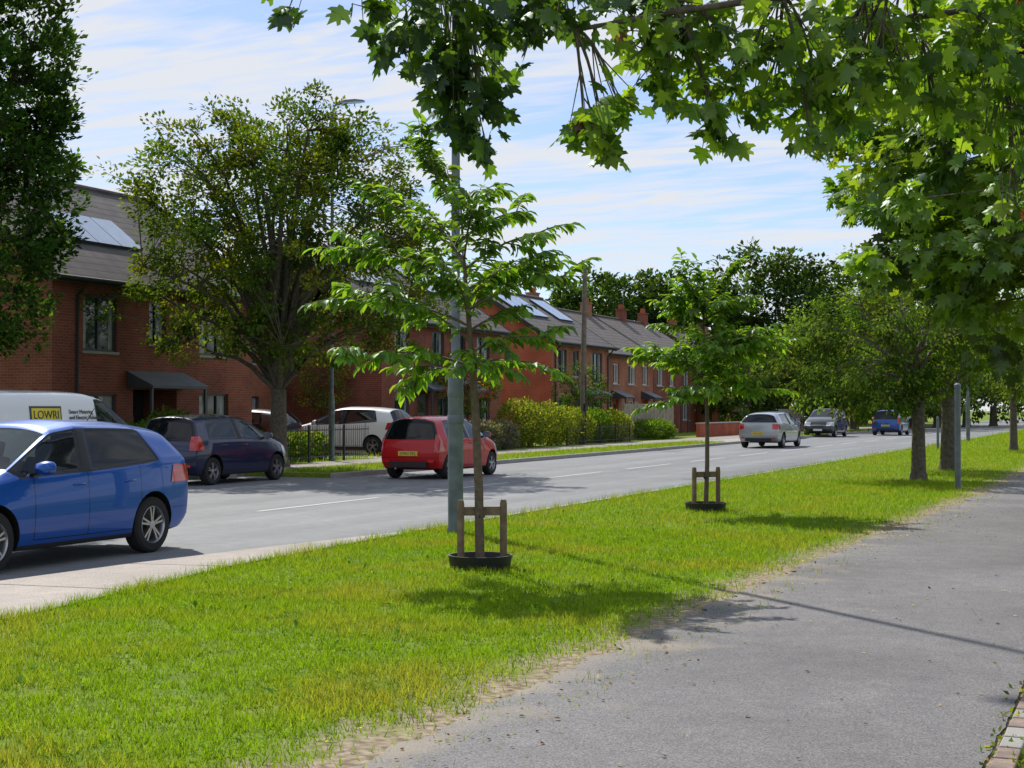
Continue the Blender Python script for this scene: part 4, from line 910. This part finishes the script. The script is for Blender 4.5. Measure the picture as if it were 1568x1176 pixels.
FAR=[(.045,.085,.026),(.06,.11,.032),(.038,.07,.022)]
def fartree(X,Y,h,r,cols=FAR,name='background_tree',n=200,z0=.3,fl=34,ls=.55):
    tree(name,K(X,Y,0),h*.2,.35,[(0,0,h*.55,r,r,h*.38),(-r*.4,0,h*.7,r*.6,r*.6,h*.27),(r*.45,0,h*.62,r*.6,r*.6,h*.28),(0,0,h*.35,r*.9,r*.9,h*.25)],n,fl,h*.065,ls,cols,limbs=8,far=True,matl=M_leafd,shell=.7)
fartree(9.0,135,14.5,4.5); fartree(13.8,138,14.8,4.0); fartree(6.0,128,12.8,3.5); fartree(17.5,150,11,4)
fartree(25,140,17.5,6.2,n=330); fartree(32,142,16.0,6.0,n=330); fartree(20,140,13.5,4.5); fartree(38,150,13,5)
for (X,Y,h,r) in ((15.5,98,6.5,3.2),(18.8,102,7.2,3.2),(22,105,7.8,3.4),(25,108,7.6,3.4),(28.5,112,7.5,3.6),(32,118,8,3.8),(14.0,108,8,3.0),(36,125,8.2,4),(40,130,9,4),(44,135,9,4.5),(49,140,10,4.5),(54,145,10,5),(60,150,10,5)):
    fartree(X,Y,h,r,[(.085,.145,.038),(.115,.18,.048),(.065,.11,.03)],n=130,ls=.34,fl=34)
for k in range(16): fartree(-70+k*12,170+10*math.sin(k*2.),9+3*math.sin(k*1.7),6,n=90,fl=24)
fartree(66,130,12,6);fartree(58,110,9,5);fartree(50,95,8,4)
HY=[(.22,.27,.04),(.17,.23,.035),(.28,.30,.07),(.09,.15,.03)]
for (u,v,w,h,c) in ((53.5,22.9,1.5,2.0,HY),(56.5,23,1.4,1.8,HY),(59.2,23,1.4,1.65,HY),(62,23.2,1.5,1.6,G_mid),(65,23.2,1.3,1.5,HY),(70.5,23,2.2,1.0,G_mid)):
    bush('hedge_shrub',S(u,v,ZV),[(0,0,h*.5,.85,w,h*.5),(.1,w*.5,h*.42,.7,w*.6,h*.42)],5200,.10,c)
for (u,v) in ((47.5,22.9),(49.2,22.7),(51,22.8)):
    bush('lavender_bush',S(u,v,ZV),[(0,0,.5,.8,1.0,.6)],3200,.12,[(.15,.17,.11),(.17,.15,.19),(.13,.17,.08),(.16,.13,.2)],tpl=T_lance)
for (u,v,h) in ((35.2,23.5,.9),(36.9,23.4,.8),(38.6,23.6,.8),(31.5,24.2,1.2),(33.2,24.6,1.5),(29.6,24.3,1.1),(27.0,23.8,1.3)):
    bush('garden_shrub',S(u,v,ZV),[(0,0,h*.5,.7,.9,h*.55)],2600,.11,G_mid+[(.18,.19,.07)])
tree('rowan_tree',S(52.0,24.6,ZV),1.1,.06,[(0,0,2.5,1.3,1.3,1.2)],90,36,.3,.11,G_mid+[(.35,.09,.02),(.14,.23,.03)],limbs=10,matl=M_leafd)
tree('garden_tree',S(46.9,28.0,ZV),1.0,.06,[(0,0,2.6,.9,1.1,1.2)],70,34,.3,.10,[(.18,.24,.03),(.26,.18,.03),(.14,.22,.03)],limbs=9,matl=M_leafd)
tree('garden_tree',S(64.5,24.6,ZV),.9,.07,[(0,0,2.2,1.2,1.4,1.5)],100,36,.3,.12,G_dark,limbs=9,matl=M_leafd)

# ------------------------------------------------------------------ light, sky
sd=Vector((-.732*math.cos(math.radians(43)),.681*math.cos(math.radians(43)),math.sin(math.radians(43)))).normalized()
l=bpy.data.lights.new('sun','SUN'); l.energy=5.0; l.angle=math.radians(.53); l.color=(1,.95,.87)
lo=bpy.data.objects.new('sun',l); lo.rotation_euler=(-sd).to_track_quat('-Z','Y').to_euler(); link(lo)
w=bpy.data.worlds.new('World'); scene.world=w; w.use_nodes=True; nt=w.node_tree; N=nt.nodes; L=nt.links; N.clear()
out=N.new('ShaderNodeOutputWorld'); bg=N.new('ShaderNodeBackground'); L.new(bg.outputs[0],out.inputs[0]); bg.inputs[1].default_value=.135
sky=N.new('ShaderNodeTexSky'); sky.sky_type='NISHITA'; sky.sun_disc=False; sky.sun_elevation=math.radians(43); sky.sun_rotation=math.atan2(sd.x,sd.y); sky.dust_density=.3; sky.air_density=1.0; sky.ozone_density=3.0
tc=N.new('ShaderNodeTexCoord'); sp=N.new('ShaderNodeSeparateXYZ'); L.new(tc.outputs['Generated'],sp.inputs[0])
def ma(op,a,b=None,c=None):
    x=N.new('ShaderNodeMath'); x.operation=op
    for i,s in enumerate((a,b,c)):
        if s is None: continue
        if isinstance(s,(int,float)): x.inputs[i].default_value=s
        else: L.new(s,x.inputs[i])
    return x.outputs[0]
zz=ma('ADD',ma('MAXIMUM',sp.outputs[2],0.0),.10)
cb=N.new('ShaderNodeCombineXYZ'); L.new(ma('DIVIDE',sp.outputs[0],zz),cb.inputs[0]); L.new(ma('DIVIDE',sp.outputs[1],zz),cb.inputs[1])
mp=N.new('ShaderNodeMapping'); mp.inputs['Rotation'].default_value=(0,0,math.radians(-35)); mp.inputs['Scale'].default_value=(.55,2.0,1); L.new(cb.outputs[0],mp.inputs[0])
n1=N.new('ShaderNodeTexNoise'); n1.inputs['Scale'].default_value=1.0; n1.inputs['Detail'].default_value=8; n1.inputs['Roughness'].default_value=.58; n1.inputs['Distortion'].default_value=.4; L.new(mp.outputs[0],n1.inputs['Vector'])
n2=N.new('ShaderNodeTexNoise'); n2.inputs['Scale'].default_value=7; n2.inputs['Detail'].default_value=5; n2.inputs['Distortion'].default_value=.7; L.new(mp.outputs[0],n2.inputs['Vector'])
mixn=ma('ADD',ma('MULTIPLY',n1.outputs[0],.70),ma('MULTIPLY',n2.outputs[0],.30))
r=N.new('ShaderNodeValToRGB'); r.color_ramp.elements[0].position=.43; r.color_ramp.elements[0].color=(.20,.20,.20,1); r.color_ramp.elements[1].position=.56; r.color_ramp.elements[1].color=(.96,.96,.96,1); L.new(mixn,r.inputs[0])
tb=N.new('ShaderNodeMix'); tb.data_type='RGBA'; tb.blend_type='MULTIPLY'; tb.inputs[0].default_value=1; tb.inputs[7].default_value=(.78,.84,1.0,1); L.new(sky.outputs[0],tb.inputs[6])
mx=N.new('ShaderNodeMix'); mx.data_type='RGBA'; L.new(r.outputs[0],mx.inputs[0]); L.new(tb.outputs[2],mx.inputs[6]); mx.inputs[7].default_value=(5.9,6.1,6.45,1)
L.new(mx.outputs[2],bg.inputs[0])
# ------------------------------------------------------------------ camera
cam=bpy.data.cameras.new('camera'); cam.sensor_width=36; cam.lens=51.9; cam.clip_end=3000; cam.clip_start=.05
co=bpy.data.objects.new('camera',cam); co.location=(0,0,1.65); co.rotation_euler=(math.radians(90.94),0,math.radians(23.5)); link(co); scene.camera=co
scene.view_settings.view_transform='Standard'; scene.view_settings.look='None'; scene.view_settings.exposure=0
